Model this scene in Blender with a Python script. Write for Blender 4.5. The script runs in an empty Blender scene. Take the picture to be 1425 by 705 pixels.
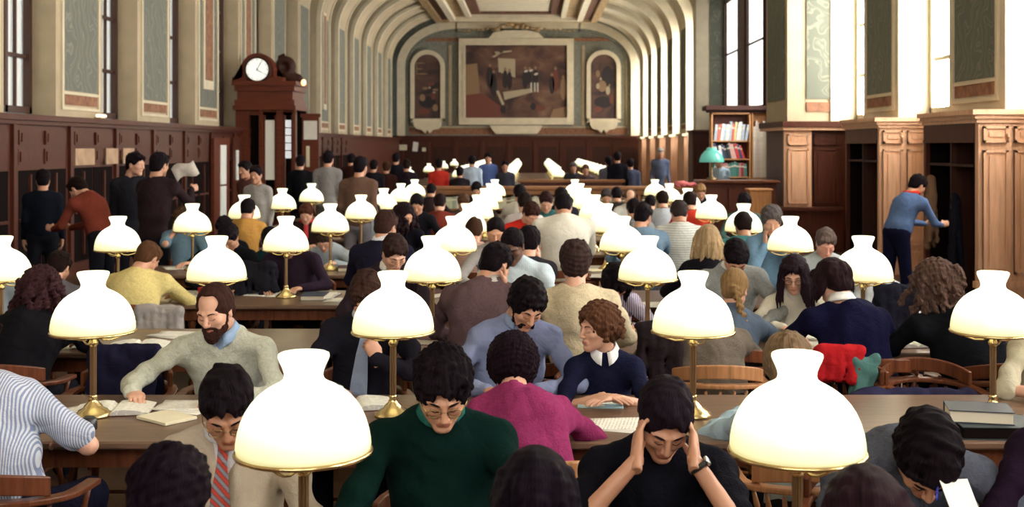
import bpy, math, random
import numpy as np
from mathutils import Vector, Matrix

random.seed(7); rng = np.random.RandomState(11)
SC = bpy.context.scene
COL = SC.collection
F, VPX, HZ, CAMZ = 1619.0, 740.0, 203.0, 2.0      # focal length in pixels, horizon and vanishing point of the 1425x705 frame

# ---------------------------------------------------------------- camera, world, exposure
cd = bpy.data.cameras.new('camera'); cam = bpy.data.objects.new('camera', cd); COL.objects.link(cam)
cam.location = (0, 0, CAMZ); cam.rotation_euler = (math.pi/2, 0, 0)
cd.sensor_width = 36; cd.lens = F/1425*36
cd.shift_x = -(VPX-712.5)/1425; cd.shift_y = -(352.5-HZ)/1425
cd.clip_start = .05; cd.clip_end = 200
cd.dof.use_dof = True; cd.dof.focus_distance = 4.9; cd.dof.aperture_fstop = 4.5
SC.camera = cam
w = bpy.data.worlds.new('world'); SC.world = w; w.use_nodes = True
w.node_tree.nodes['Background'].inputs[0].default_value = (.8, .9, 1, 1)
w.node_tree.nodes['Background'].inputs[1].default_value = .3
SC.view_settings.view_transform = 'Standard'; SC.view_settings.look = 'None'
SC.view_settings.exposure = EXPOSURE = 0.0; SC.view_settings.gamma = 1.0
try: SC.view_settings.use_curve_mapping = False
except Exception: pass
cy = SC.cycles
cy.use_denoising = True; cy.max_bounces = 6; cy.diffuse_bounces = 4; cy.glossy_bounces = 2
cy.transmission_bounces = 3; cy.caustics_reflective = False; cy.caustics_refractive = False
cy.sample_clamp_indirect = 6
WIN_R, WIN_L, WIN_B, SHADE_E = 19.0, .26, 8.5, 2.0          # radiance of the daylight panes and of the lamp glass

# ---------------------------------------------------------------- materials
def new_mat(name):
    m = bpy.data.materials.new(name); m.use_nodes = True
    nt = m.node_tree; b = nt.nodes['Principled BSDF']
    return m, nt, b
def N(nt, typ, **kw):
    n = nt.nodes.new(typ)
    for k, v in kw.items():
        if k in n.inputs: n.inputs[k].default_value = v
        else: setattr(n, k, v)
    return n
def ramp(nt, fac, stops):
    r = nt.nodes.new('ShaderNodeValToRGB'); nt.links.new(fac, r.inputs[0])
    e = r.color_ramp.elements
    while len(e) < len(stops): e.new(.5)
    for i, (p, c) in enumerate(stops): e[i].position = p; e[i].color = (*c, 1)
    return r.outputs[0]
def bump(nt, b, h, s, d=.01):
    n = N(nt, 'ShaderNodeBump'); n.inputs['Strength'].default_value = s; n.inputs['Distance'].default_value = d
    nt.links.new(h, n.inputs['Height']); nt.links.new(n.outputs[0], b.inputs['Normal'])
def coord(nt, scale=(1,1,1), rot=(0,0,0), which='Object'):
    t = N(nt, 'ShaderNodeTexCoord'); m = N(nt, 'ShaderNodeMapping')
    m.inputs['Scale'].default_value = scale; m.inputs['Rotation'].default_value = rot
    nt.links.new(t.outputs[which], m.inputs[0]); return m.outputs[0]
def plain(name, c, rough=.6, metal=0, nscale=0, namp=.15, bmp=0, spec=.5):
    m, nt, b = new_mat(name); b.inputs['Roughness'].default_value = rough; b.inputs['Metallic'].default_value = metal
    b.inputs['Specular IOR Level'].default_value = spec
    b.inputs['Base Color'].default_value = (*c, 1); m.diffuse_color = (*c, 1)
    if nscale:
        n = N(nt, 'ShaderNodeTexNoise', Scale=nscale, Detail=5); nt.links.new(coord(nt), n.inputs['Vector'])
        lo = tuple(x*(1-namp) for x in c); hi = tuple(min(1, x*(1+namp)) for x in c)
        nt.links.new(ramp(nt, n.outputs[0], [(.3, lo), (.7, hi)]), b.inputs['Base Color'])
        if bmp: bump(nt, b, n.outputs[0], bmp)
    return m
def wood(name, c, axis=2, rough=.38, var=.35, scale=1.0):
    m, nt, b = new_mat(name); b.inputs['Roughness'].default_value = rough; b.inputs['Specular IOR Level'].default_value = .5 if 'table' in name else .2
    s = [14*scale]*3; s[axis] = 1.1*scale
    v = coord(nt, tuple(s))
    n = N(nt, 'ShaderNodeTexNoise', Scale=1.6, Detail=7, Roughness=.65); nt.links.new(v, n.inputs['Vector'])
    lo = tuple(x*(1-var) for x in c); hi = tuple(min(1, x*(1+var)) for x in c)
    nt.links.new(ramp(nt, n.outputs[0], [(.28, lo), (.5, c), (.75, hi)]), b.inputs['Base Color'])
    bump(nt, b, n.outputs[0], .12); return m
def emit(name, c, s):
    m, nt, b = new_mat(name); b.inputs['Base Color'].default_value = (.8, .8, .75, 1)
    b.inputs['Emission Color'].default_value = (*c, 1); b.inputs['Emission Strength'].default_value = s
    b.inputs['Roughness'].default_value = .2
    return m

M = {}
M['wood_table'] = wood('wood_table', (.145, .085, .055), 0, .32)
M['wood_chair'] = wood('wood_chair', (.12, .038, .017), 2, .3, .4, 2)
M['wood_chair_light'] = wood('wood_chair_light', (.42, .20, .09), 2, .3, .3, 2)
M['wood_wall'] = wood('wood_wall', (.078, .022, .013), 2, .42)
M['wood_pier'] = wood('wood_pier', (.70, .42, .27), 2, .40, .22)
M['wood_dark'] = wood('wood_dark', (.045, .016, .011), 2, .5)
M['wood_clock'] = wood('wood_clock', (.13, .032, .016), 0, .4)
M['wood_desk'] = wood('wood_desk', (.26, .115, .05), 0, .4)
M['wood_box'] = wood('wood_box', (.50, .24, .10), 2, .4)
M['void'] = plain('opening_shade_black', (.008, .005, .005), .9, spec=.05)  # near-black puts shade into the colour of bookcase and wainscot openings
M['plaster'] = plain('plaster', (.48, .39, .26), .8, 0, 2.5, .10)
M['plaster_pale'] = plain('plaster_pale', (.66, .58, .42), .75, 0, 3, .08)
M['floor'] = wood('floor_parquet', (.09, .045, .025), 1, .4)
M['brass'] = plain('brass', (.66,.50,.24), .25, 1)
M['brass_dark'] = plain('brass_dark', (.30,.19,.10), .42, 1)
M['black'] = plain('black_bakelite', (.012, .011, .012), .35)
M['paper'] = plain('paper', (.78, .76, .70), .7, 0, 8, .05)
M['paper_cream'] = plain('paper_cream', (.72, .66, .48), .7, 0, 8, .06)
M['paper_blue'] = plain('paper_blue', (.42, .66, .74), .6, 0, 9, .12)
M['paper_green'] = plain('paper_green', (.55, .68, .52), .6, 0, 9, .12)
M['page_edge'] = plain('page_edge', (.70, .64, .50), .8)
M['iron'] = plain('window_iron', (.055, .02, .012), .5)
M['red'] = plain('red_cloth', (.42, .012, .015), .85, 0, 20, .2)

def damask(name, base, hi, sc=1.0):
    m, nt, b = new_mat(name); b.inputs['Roughness'].default_value = .75
    v = coord(nt, (sc, sc, sc))
    n0 = N(nt, 'ShaderNodeTexNoise', Scale=2.2, Detail=1); nt.links.new(v, n0.inputs['Vector'])
    ad = N(nt, 'ShaderNodeMixRGB', blend_type='LINEAR_LIGHT'); ad.inputs[0].default_value = .42
    nt.links.new(v, ad.inputs[1]); nt.links.new(n0.outputs['Color'], ad.inputs[2])
    wv = N(nt, 'ShaderNodeTexWave', Scale=1.5, Distortion=6, Detail=2); wv.wave_type = 'RINGS'; wv.inputs['Detail Scale'].default_value = 1.4
    nt.links.new(ad.outputs[0], wv.inputs['Vector'])
    mid = tuple((a+c)/2 for a, c in zip(base, hi))
    nt.links.new(ramp(nt, wv.outputs['Fac'], [(.0, base), (.62, base), (.78, hi), (.9, mid), (1, base)]), b.inputs['Base Color'])
    return m
M['damask'] = damask('damask_stencil', (.150,.155,.128), (.25,.25,.20))
M['damask_dark'] = damask('damask_stencil_right', (.115, .125, .095), (.20, .205, .155))
M['cove'] = damask('cove_stencil', (.19, .20, .175), (.31, .29, .225), 1.6)
M['greek_band'] = plain('painted_border', (.26, .12, .065), .8, 0, 9, .35)

def make_shade_mat():
    # white glass over a burning lamp: brighter at the bulb height, a little dimmer and yellower at the skirt
    m, nt, b = new_mat('white_lamp_glass'); b.inputs['Base Color'].default_value = (.6, .58, .48, 1); b.inputs['Roughness'].default_value = .2
    t = N(nt, 'ShaderNodeTexCoord'); s = N(nt, 'ShaderNodeSeparateXYZ'); nt.links.new(t.outputs['Object'], s.inputs[0])
    r = ramp(nt, s.outputs['Z'], [(.0, (.33, .30, .13)), (.04, (.44, .42, .22)), (.10, (.66, .65, .46)), (.18, (.85, .84, .70)), (.27, (.66, .65, .47))])
    nt.links.new(r, b.inputs['Emission Color']); b.inputs['Emission Strength'].default_value = SHADE_E
    return m
M['shade'] = make_shade_mat()

# ---------------------------------------------------------------- mesh building
def link(o, parent=None):
    COL.objects.link(o)
    if parent: o.parent = parent
    return o
def raw_mesh(name, V, Fq, mats, mi=None, smooth=True):
    """V (n,3) floats, Fq: list of faces or (m,4)/(m,3) array"""
    me = bpy.data.meshes.new(name)
    if isinstance(Fq, np.ndarray):
        m, k = Fq.shape
        me.vertices.add(len(V)); me.vertices.foreach_set('co', np.asarray(V, np.float32).ravel())
        me.loops.add(m*k); me.loops.foreach_set('vertex_index', Fq.astype(np.int32).ravel())
        me.polygons.add(m); me.polygons.foreach_set('loop_start', np.arange(0, m*k, k, dtype=np.int32))
        me.polygons.foreach_set('loop_total', np.full(m, k, np.int32))
        me.update(calc_edges=True); me.validate()
    else:
        me.from_pydata([tuple(v) for v in V], [], Fq); me.update()
    for mt in mats: me.materials.append(mt)
    if mi is not None: me.polygons.foreach_set('material_index', np.asarray(mi, np.int32))
    if smooth: me.polygons.foreach_set('use_smooth', np.ones(len(me.polygons), bool))
    return me
def tag(o, label=None, cat=None, group=None, kind=None):
    if label: o['label'] = label
    if cat: o['category'] = cat
    if group: o['group'] = group
    if kind: o['kind'] = kind
    return o
def empty(name, loc=(0,0,0), rz=0):
    o = bpy.data.objects.new(name, None); o.empty_display_size = .1; link(o)
    o.location = loc; o.rotation_euler = (0, 0, rz); return o

class MB:
    def __init__(s): s.v = []; s.f = []; s.m = []; s.sm = []
    def add(s, V, Fs, mi=0, smooth=False):
        o = len(s.v); s.v += [tuple(map(float, p)) for p in V]
        for f in Fs: s.f.append(tuple(i+o for i in f)); s.m.append(mi); s.sm.append(smooth)
        return s
    def box(s, x0, x1, y0, y1, z0, z1, mi=0):
        V = [(x0,y0,z0),(x1,y0,z0),(x1,y1,z0),(x0,y1,z0),(x0,y0,z1),(x1,y0,z1),(x1,y1,z1),(x0,y1,z1)]
        return s.add(V, [(3,2,1,0),(4,5,6,7),(0,1,5,4),(1,2,6,5),(2,3,7,6),(3,0,4,7)], mi)
    def cbox(s, x0, x1, y0, y1, z0, z1, c=.006, mi=0):   # chamfered on the four upright and eight level edges
        xs=(x0,x1); ys=(y0,y1)
        rings=[]
        for z, i in ((z0, c), (z0+c, 0), (z1-c, 0), (z1, c)):
            rings.append([(x0+i+c,y0+i,z),(x1-i-c,y0+i,z),(x1-i,y0+i+c,z),(x1-i,y1-i-c,z),(x1-i-c,y1-i,z),(x0+i+c,y1-i,z),(x0+i,y1-i-c,z),(x0+i,y0+i+c,z)])
        V=[p for r in rings for p in r]; Fs=[tuple(range(7,-1,-1)), tuple(range(24,32))]
        for k in range(3):
            for j in range(8): Fs.append((k*8+j, k*8+(j+1)%8, (k+1)*8+(j+1)%8, (k+1)*8+j))
        return s.add(V, Fs, mi)
    def lathe(s, prof, n=32, c=(0,0,0), mi=0, close=False):
        V=[]; Fs=[]
        for r, z in prof:
            for i in range(n):
                a=2*math.pi*i/n; V.append((c[0]+r*math.cos(a), c[1]+r*math.sin(a), c[2]+z))
        for k in range(len(prof)-1):
            for i in range(n):
                j=(i+1)%n; Fs.append((k*n+i, k*n+j, (k+1)*n+j, (k+1)*n+i))
        if close: Fs.append(tuple(range(n-1,-1,-1))); Fs.append(tuple((len(prof)-1)*n+i for i in range(n)))
        return s.add(V, Fs, mi, True)
    def tube(s, pts, r, n=8, mi=0, caps=True):
        P=[Vector(p) for p in pts]; R=r if isinstance(r,(list,tuple)) else [r]*len(P)
        V=[]; Fs=[]; up=None
        for i,p in enumerate(P):
            t=(P[min(i+1,len(P)-1)]-P[max(i-1,0)]).normalized()
            if up is None: up=Vector((0,0,1)) if abs(t.z)<.9 else Vector((1,0,0))
            a=t.cross(up).normalized(); b_=t.cross(a).normalized(); up=-b_ if False else a.cross(t)
            for k in range(n):
                an=2*math.pi*k/n; V.append(p+a*math.cos(an)*R[i]+b_*math.sin(an)*R[i])
        for i in range(len(P)-1):
            for k in range(n):
                j=(k+1)%n; Fs.append((i*n+k,i*n+j,(i+1)*n+j,(i+1)*n+k))
        if caps: Fs.append(tuple(range(n-1,-1,-1))); Fs.append(tuple((len(P)-1)*n+k for k in range(n)))
        return s.add(V, Fs, mi, True)
    def sweep(s, pts, prof, mi=0):
        """prof: closed list of (u,v); u to the left of a horizontal path, v up"""
        P=[Vector(p) for p in pts]; V=[]; Fs=[]; n=len(prof)
        for i,p in enumerate(P):
            t=(P[min(i+1,len(P)-1)]-P[max(i-1,0)]); t.z=0; t.normalize(); l=Vector((-t.y,t.x,0))
            for u,v in prof: V.append(p+l*u+Vector((0,0,v)))
        for i in range(len(P)-1):
            for k in range(n):
                j=(k+1)%n; Fs.append((i*n+k,(i+1)*n+k,(i+1)*n+j,i*n+j))
        Fs.append(tuple(range(n))); Fs.append(tuple((len(P)-1)*n+k for k in range(n-1,-1,-1)))
        return s.add(V, Fs, mi)
    def prism(s, poly, z0, z1, axis='z', mi=0):
        """poly 2d list; axis y: poly in xz, axis x: poly in yz"""
        n=len(poly)
        def P(u,v,h): return (u,v,h) if axis=='z' else ((u,h,v) if axis=='y' else (h,u,v))
        V=[P(u,v,z0) for u,v in poly]+[P(u,v,z1) for u,v in poly]
        Fs=[tuple(range(n-1,-1,-1)),tuple(range(n,2*n))]+[(i,(i+1)%n,n+(i+1)%n,n+i) for i in range(n)]
        return s.add(V, Fs, mi)
    def ball(s, c, r, n=12, mi=0):
        rr=r if isinstance(r,(tuple,list)) else (r,r,r)
        V=[];Fs=[];k=n//2
        for i in range(k+1):
            t=math.pi*i/k
            for j in range(n):
                a=2*math.pi*j/n; V.append((c[0]+rr[0]*math.sin(t)*math.cos(a),c[1]+rr[1]*math.sin(t)*math.sin(a),c[2]+rr[2]*math.cos(t)))
        for i in range(k):
            for j in range(n): q=(j+1)%n; Fs.append((i*n+j,(i+1)*n+j,(i+1)*n+q,i*n+q))
        return s.add(V,Fs,mi,True)
    def xf(s, mat, start=0):
        for i in range(start, len(s.v)): s.v[i]=tuple(mat@Vector(s.v[i]))
        return s
    def mesh(s, name, mats):
        me=bpy.data.meshes.new(name); me.from_pydata(s.v,[],s.f); me.update()
        for m in (mats if isinstance(mats,(list,tuple)) else [mats]): me.materials.append(m)
        me.polygons.foreach_set('material_index', s.m); me.polygons.foreach_set('use_smooth', s.sm)
        return me
    def build(s, name, mats, parent=None, loc=None, bevel=0):
        o=link(bpy.data.objects.new(name, s.mesh(name, mats)), parent)
        if loc: o.location=loc
        if bevel:
            b=o.modifiers.new('bevel','BEVEL'); b.width=bevel; b.segments=2; b.limit_method='ANGLE'
        return o
def copy_tree(o, parent=None):
    c=o.copy(); link(c)
    c.parent=parent
    for ch in o.children:
        if ch.name in COL.objects: copy_tree(ch,c)
    return c
def px(x, y, d):                     # a point of the photograph at depth d
    return ((x-VPX)*d/F, d, CAMZ-(y-HZ)*d/F)
# ================================================================ the room
XL, XR, XLW, XRW, XWOOD = -7.2, 5.72, -7.65, 6.3, 5.4
YB, YE, ZW, ZC = -5.0, 62.5, 2.44, 8.7
PR = [14.05+4.1*i for i in range(-4,12)]; PLF = [17.6+3.64*i for i in range(-6,13)]   # near edge of every pier, right and left
PG = {1: 4.1, -1: 3.64}
PL = 1.9
def struct(o, name=None):
    o['kind']='structure'; return o
b=MB(); b.box(-9.5, 9.5, YB, YE+1, -.1, 0); struct(b.build('floor', M['floor']))
def inner(side, off=0.0, n=14):
    x = (XR+off) if side>0 else (XL-off)
    pts=[(x, ZW)]
    for i in range(n+1):
        t=math.pi/2*i/n
        pts.append((x-side*(3.2+off)*(1-math.cos(t)), 6.3+(2.4+off)*math.sin(t)))
    return pts
def rib(mb, side, y0, y1, thick, mf, ms, lift=0.0):
    A=inner(side, -lift); B=inner(side, thick)
    V=[];Fs=[];n=len(A)
    for y in (y0,y1):
        V+=[(x,y,z) for x,z in A]+[(x,y,z) for x,z in B]
    fA=[];fS=[]
    for i in range(n-1):
        fA.append((i,i+1,2*n+i+1,2*n+i))
        fS.append((i,n+i,n+i+1,i+1)); fS.append((2*n+i,2*n+i+1,3*n+i+1,3*n+i))
    mb.add(V,fA,mf,True)
    o=len(mb.v); mb.add(V,fS,ms,False)
for side, nm in ((1,'wall_right'),(-1,'wall_left')):
    b=MB()
    t=.58 if side>0 else .45
    for k,y in enumerate(PR if side>0 else PLF):
        if side>0 and 25<y<37: continue
        if y+PL>YE: continue
        rib(b, side, y, y+PL, t, 0, 0)
        if y>38:     # gilt edge beads on the arched ribs
            rib(b, side, y-.03, y+.10, .1, 1, 1, .05); rib(b, side, y+PL-.1, y+PL+.03, .1, 1, 1, .05)
    # cove and wall behind the piers
    A=inner(side, t)[1:]
    A=[(A[0][0],6.6)]+[p for p in A if p[1]>6.65]
    V=[];Fs=[]
    for y in (YB,YE): V+=[(x,y,z) for x,z in A]
    n=len(A)
    for i in range(n-1): Fs.append((i,i+1,n+i+1,n+i))
    b.add(V,Fs,2,True)
    xo=XRW if side>0 else XLW
    b.box(min(xo,xo+side*.3),max(xo,xo+side*.3),YB,YE,0,ZW+.04,0)
    b.box(min(xo,xo+side*.3),max(xo,xo+side*.3),YB,YE,6.6,8.9,0)
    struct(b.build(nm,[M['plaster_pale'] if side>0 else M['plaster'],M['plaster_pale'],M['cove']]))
# the narrow buttress where the hall steps in at y=38 on the right
b=MB(); b.box(5.35,6.4,37.9,38.6,0,8.7,0); b.box(5.80,6.28,37.86,37.9,2.9,8,1)
struct(b.build('trim_1',[M['plaster_pale'],M['damask_dark']]))
# painted panels on the piers
tn=2
for side in (1,-1):
    for y in (PR if side>0 else PLF):
        if y<6 or y+PL>YE or y>58: continue
        if side>0 and 20<y<38: continue
        x=XR if side>0 else XL
        top=6.4
        b=MB()
        def slab(y0,y1,z0,z1,h,mi):
            b.box(min(x,x-side*h),max(x,x-side*h),y0,y1,z0,z1,mi)
        a0,a1=y+.24,y+PL-.24
        slab(a0,a1,2.86,top,.012,0)
        slab(a0,a1,2.64,2.84,.012,1)
        for (p,q,r,s_) in ((a0-.07,a0,2.56,top),(a1,a1+.07,2.56,top)): slab(p,q,r,s_,.035,2)
        for z in (2.56,2.80): slab(a0,a1,z,z+.045,.03,2)
        struct(b.build('trim_%d'%tn,[M['damask'] if side<0 else M['damask_dark'],M['greek_band'],M['plaster_pale']])); tn+=1
# allegory panels / tall red panels on two left piers seen edge on
for y,w0 in ((24.88,.8),(28.52,.7),(39.44,.6)):
    b=MB(); b.box(XL,XL+.03,y+.55,y+.55+w0,3.3,6.6,0); b.lathe([(0,.02),(.16,.02),(.2,0)],16)
    b=MB(); b.box(XL,XL+.05,y+.5,y+.5+w0,3.25,6.6,0); b.box(XL+.05,XL+.06,y+.62,y+.4+w0,3.45,6.5,1)
    struct(b.build('trim_%d'%tn,[M['plaster_pale'],M['greek_band']])); tn+=1

# windows
M['day_right']=emit('daylight_pane_right',(1,.985,.95),WIN_R)
M['day_far']=emit('daylight_pane_far',(1,.985,.95),1.6)
M['day_left']=emit('daylight_pane_left',(.80,.92,.95),WIN_L)
wn=1
def window(side,y0,y1,z0,z1,xw,name_i,pane,frame):
    b=MB(); s=side; d=.10
    X=(min(xw,xw-s*d),max(xw,xw-s*d))
    b.box(*X,y0,y0+.09,z0,z1); b.box(*X,y1-.09,y1,z0,z1); b.box(*X,y0,y1,z0,z0+.1); b.box(*X,y0,y1,z1-.1,z1)
    ym=(y0+y1)/2; b.box(*X,ym-.045,ym+.045,z0,z1)
    X2=(min(xw,xw-s*.05),max(xw,xw-s*.05))
    z=z0+.85
    while z<z1-.2: b.box(*X2,y0,y1,z-.03,z+.03); z+=.95
    for q in (.25,.75):
        yy=y0+(y1-y0)*q; b.box(*X2,yy-.015,yy+.015,z0,z1)
    o=struct(b.build('window_%d'%name_i,frame))
    p=MB(); p.box(min(xw+s*.02,xw+s*.05),max(xw+s*.02,xw+s*.05),y0,y1,z0,z1); p.build('pane',pane,o)
for side in (1,-1):
    for k,y in enumerate(PR if side>0 else PLF):
        if y+PL>=YE: continue
        if side>0 and 22<y<37: continue
        y0=y+PL; y1=y+PG[side]
        window(side,y0+.02,min(y1-.02,YE),ZW+.05,6.6,XRW if side>0 else XLW,wn,M['day_right' if side>0 else 'day_left'],M['iron'] if side<0 else M['plaster_pale']); wn+=1
# two tall windows above the far right bookcases, and an added unseen pair
b=MB()
b.box(XRW,XRW+.3,24,38,0,3.05); b.box(XRW,XRW+.3,24,25.2,3.05,6.6); b.box(XRW,XRW+.3,29.5,31.3,3.05,6.6); b.box(XRW-.1,XRW+.3,33.95,35.1,3.05,6.6); b.box(XRW,XRW+.3,37.7,38,3.05,6.6)
b.box(6.2,6.3,24.3,37.6,0,2.44)
struct(b.build('wall_alcove',[M['wood_wall']]))
for (p,q) in ((25.2,27.3),(27.4,29.5),(31.35,33.9),(35.15,37.8)):  # nearer pair is added behind the pier, to light the far bookcase
    b=MB(); b.box(XRW-.06,XRW+.02,p,p+.08,3.05,6.6); b.box(XRW-.06,XRW+.02,q-.08,q,3.05,6.6); b.box(XRW-.06,XRW+.02,p,q,3.05,3.12)
    b.box(XRW-.04,XRW,p,q,4.9,4.95)
    o=struct(b.build('window_%d'%wn,M['iron'])); b=MB(); b.box(XRW+.03,XRW+.06,p,q,3.05,6.6); b.build('pane',M['day_far' if p>31 else 'day_right'],o); wn+=1

# ceiling with its coffered frame
b=MB(); b.box(-4.6,3.0,YB,YE,ZC,ZC+.2,0)
y1=60.0
for x in (-5.0,3.3): pass
def frame(x0,x1,y0,y1,w,z0,z1,mi):
    b.box(x0,x0+w,y0,y1,z0,z1,mi); b.box(x1-w,x1,y0,y1,z0,z1,mi); b.box(x0+w,x1-w,y1-w,y1,z0,z1,mi); b.box(x0+w,x1-w,y0,y0+w,z0,z1,mi)
M['gilt']=plain('ceiling_gilt',(.34,.23,.11),.55,0,6,.35); M['gilt_dark']=plain('ceiling_brown',(.13,.055,.03),.7,0,7,.4)
frame(-5.0,3.4,46,60.4,.35,ZC-.30,ZC,1)
frame(-4.65,3.05,46.35,60.05,.45,ZC-.18,ZC,2)
frame(-4.2,2.6,46.8,59.6,.3,ZC-.34,ZC,0)
frame(-3.9,2.3,47.1,59.3,.6,ZC-.12,ZC,1)
frame(-3.3,1.7,47.7,58.7,.25,ZC-.26,ZC,0)
frame(-3.05,1.45,47.9,58.4,.5,ZC-.1,ZC,2)
struct(b.build('ceiling',[M['plaster_pale'],M['gilt'],M['gilt_dark']]))

# end wall
b=MB(); b.box(-9.5,9.5,YE,YE+.3,0,9.6,0)
struct(b.build('wall_far',[M['cove']]))
b=MB()
# arch moulding
for off,th,yy,mi in ((-.0,.42,YE-.35,0),(-.42,.18,YE-.15,1)):
    for side in (1,-1):
        A=inner(side,off); B=inner(side,off-th)
        A=[(x,z) for x,z in A]; B=[(x,z) for x,z in B]
        n=len(A); V=[(x,yy,z) for x,z in A]+[(x,yy,z) for x,z in B]+[(x,YE,z) for x,z in A]+[(x,YE,z) for x,z in B]
        Fs=[]
        for i in range(n-1): Fs+=[(i,i+1,n+i+1,n+i),(n+i,n+i+1,3*n+i+1,3*n+i),(i,2*n+i,2*n+i+1,i+1)]
        b.add(V,Fs,mi)
    b.box(-4.1,2.6,yy,YE,8.7+off-th+.0,8.7+off,mi)
struct(b.build('trim_%d'%tn,[M['plaster_pale'],M['damask']])); tn+=1
b=MB(); b.box(-9.5,9.5,YE-.25,YE,0,2.42,0); b.box(-9.5,9.5,YE-.4,YE,2.42,2.55,0); b.box(-9.5,9.5,YE-.3,YE,2.25,2.34,1)
x=-7.0
while x<5.6:
    b.box(x,x+.14,YE-.34,YE-.25,0,2.25,1); b.box(x+.3,x+1.25,YE-.28,YE-.25,.3,1.95,2); x+=1.42
struct(b.build('trim_%d'%tn,[M['wood_wall'],M['wood_wall'],M['wood_dark']])); tn+=1
# decorative frieze bands of the end wall
b=MB(); b.box(-7.0,5.4,YE-.05,YE,2.62,2.95,0); b.box(-7.0,5.4,YE-.08,YE,2.98,3.06,1); b.box(-6.2,4.6,YE-.05,YE,7.62,7.8,0)
for cx in (-5.55,3.95):
    b.box(cx-1.25,cx-1.1,YE-.08,YE,3.1,7.4,1); b.box(cx+1.1,cx+1.25,YE-.08,YE,3.1,7.4,1)
struct(b.build('trim_%d'%tn,[M['greek_band'],M['plaster']])); tn+=1

# ---- end wall paintings (generic interiors with figures)
def paint_mat(name,seed,cols):
    m,nt,bb=new_mat(name); bb.inputs['Roughness'].default_value=.6
    v=coord(nt,(.55,.55,.8),(0,0,seed)); n=N(nt,'ShaderNodeTexNoise',Scale=1.3,Detail=4,Distortion=.8); nt.links.new(v,n.inputs['Vector'])
    nt.links.new(ramp(nt,n.outputs[0],cols),bb.inputs['Base Color']); return m
M['mural']=paint_mat('mural_paint',1.0,[(.3,(.025,.012,.014)),(.48,(.085,.035,.025)),(.6,(.15,.075,.045)),(.8,(.24,.15,.09))])
M['mural_side']=paint_mat('mural_side_paint',2.3,[(.3,(.02,.012,.018)),(.5,(.075,.035,.028)),(.75,(.16,.09,.06))])
M['p_dark']=plain('mural_dark',(.018,.012,.014),.6); M['p_pale']=plain('mural_pale',(.40,.33,.22),.6); M['p_tan']=plain('mural_tan',(.25,.15,.08),.6); M['p_rust']=plain('mural_rust',(.15,.04,.025),.6)
M['p_white']=plain('mural_white',(.55,.5,.42),.6)
def E(mb,cx,cz,rx,rz,y,mi,rot=0,n=14):
    V=[(cx+rx*math.cos(a)*math.cos(rot)-rz*math.sin(a)*math.sin(rot),y,cz+rx*math.cos(a)*math.sin(rot)+rz*math.sin(a)*math.cos(rot)) for a in [2*math.pi*i/n for i in range(n)]]
    mb.add(V,[tuple(range(n))],mi)
PM=['p_dark','p_pale','p_tan','p_rust','p_white']
def big_painting():
    t=empty('painting',(-.83,YE-.2,3.3)); tag(t,'wide framed wall painting of robed figures in a dark red-brown hall on the end wall','painting')
    def L(x,y): X,_,Z=px(x,y,YE-.2); return X+.83, Z-3.3
    x0,z1=L(648,63); x1,z0=L(789,164)
    f=MB()
    for k,(w0,dp) in enumerate(((.36,.12),(.14,.17))):
        f.box(x0-w0,x0,-dp,.2,z0-w0,z1+w0); f.box(x1,x1+w0,-dp,.2,z0-w0,z1+w0); f.box(x0,x1,-dp,.2,z1,z1+w0); f.box(x0,x1,-dp,.2,z0-w0,z0)
    f.build('frame',M['plaster_pale'],t)
    c=MB(); c.box(x0,x1,.0,.1,z0,z1); c.build('canvas',M['mural'],t)
    g=MB(); y=-.02
    def e(X,Y,rx,rz,mi,rot=0,dy=0): a,c_=L(X,Y); E(g,a,c_,rx/25.9,rz/25.9,y-dy,mi,rot)
    def q(pts,mi,dy=0): g.add([(L(*p)[0],y-dy,L(*p)[1]) for p in pts],[tuple(range(len(pts)))],mi)
    q([(648,90),(664,88),(668,130),(648,132)],2); q([(693,81),(717,82),(717,108),(694,100)],1,.004)
    q([(688,72),(712,70),(712,72),(690,75)],1); q([(684,79),(700,70),(702,71),(688,80)],1); q([(700,128),(738,123),(742,128),(702,139)],1,.002)
    q([(648,164),(648,132),(672,130),(700,150),(696,164)],3); q([(690,126),(694,126),(702,145),(699,147)],1,.006); q([(765,164),(770,152),(789,148),(789,164)],2)
    for X,Y,s,mi in ((682,108,1.2,0),(687,118,1.3,0),(703,110,1,0),(709,112,1,0),(731,110,1.1,0),(737,108,.9,0),(745,110,1.1,0),(773,112,1.2,3),(768,118,1,0),(784,124,1.2,2)):
        e(X,Y,3.6*s,13*s,mi,0,.008); e(X,Y-14*s,1.9,2.3,2,0,.01)
    for X,Y in ((732,99),(739,98),(746,103)): e(X,Y,3,1.5,4,.3,.012)
    for X in (738,743,747): q([(X,115),(X+2.2,115),(X+2.4,128),(X+.4,128)],4,.012)
    e(700,152,4,6,0,0,.01); e(752,150,7,4,3,0,.01); e(742,148,4,5,0,0,.01); e(660,150,14,6,3,0,.003)
    g.build('figures',[M[k] for k in PM],t)
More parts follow.
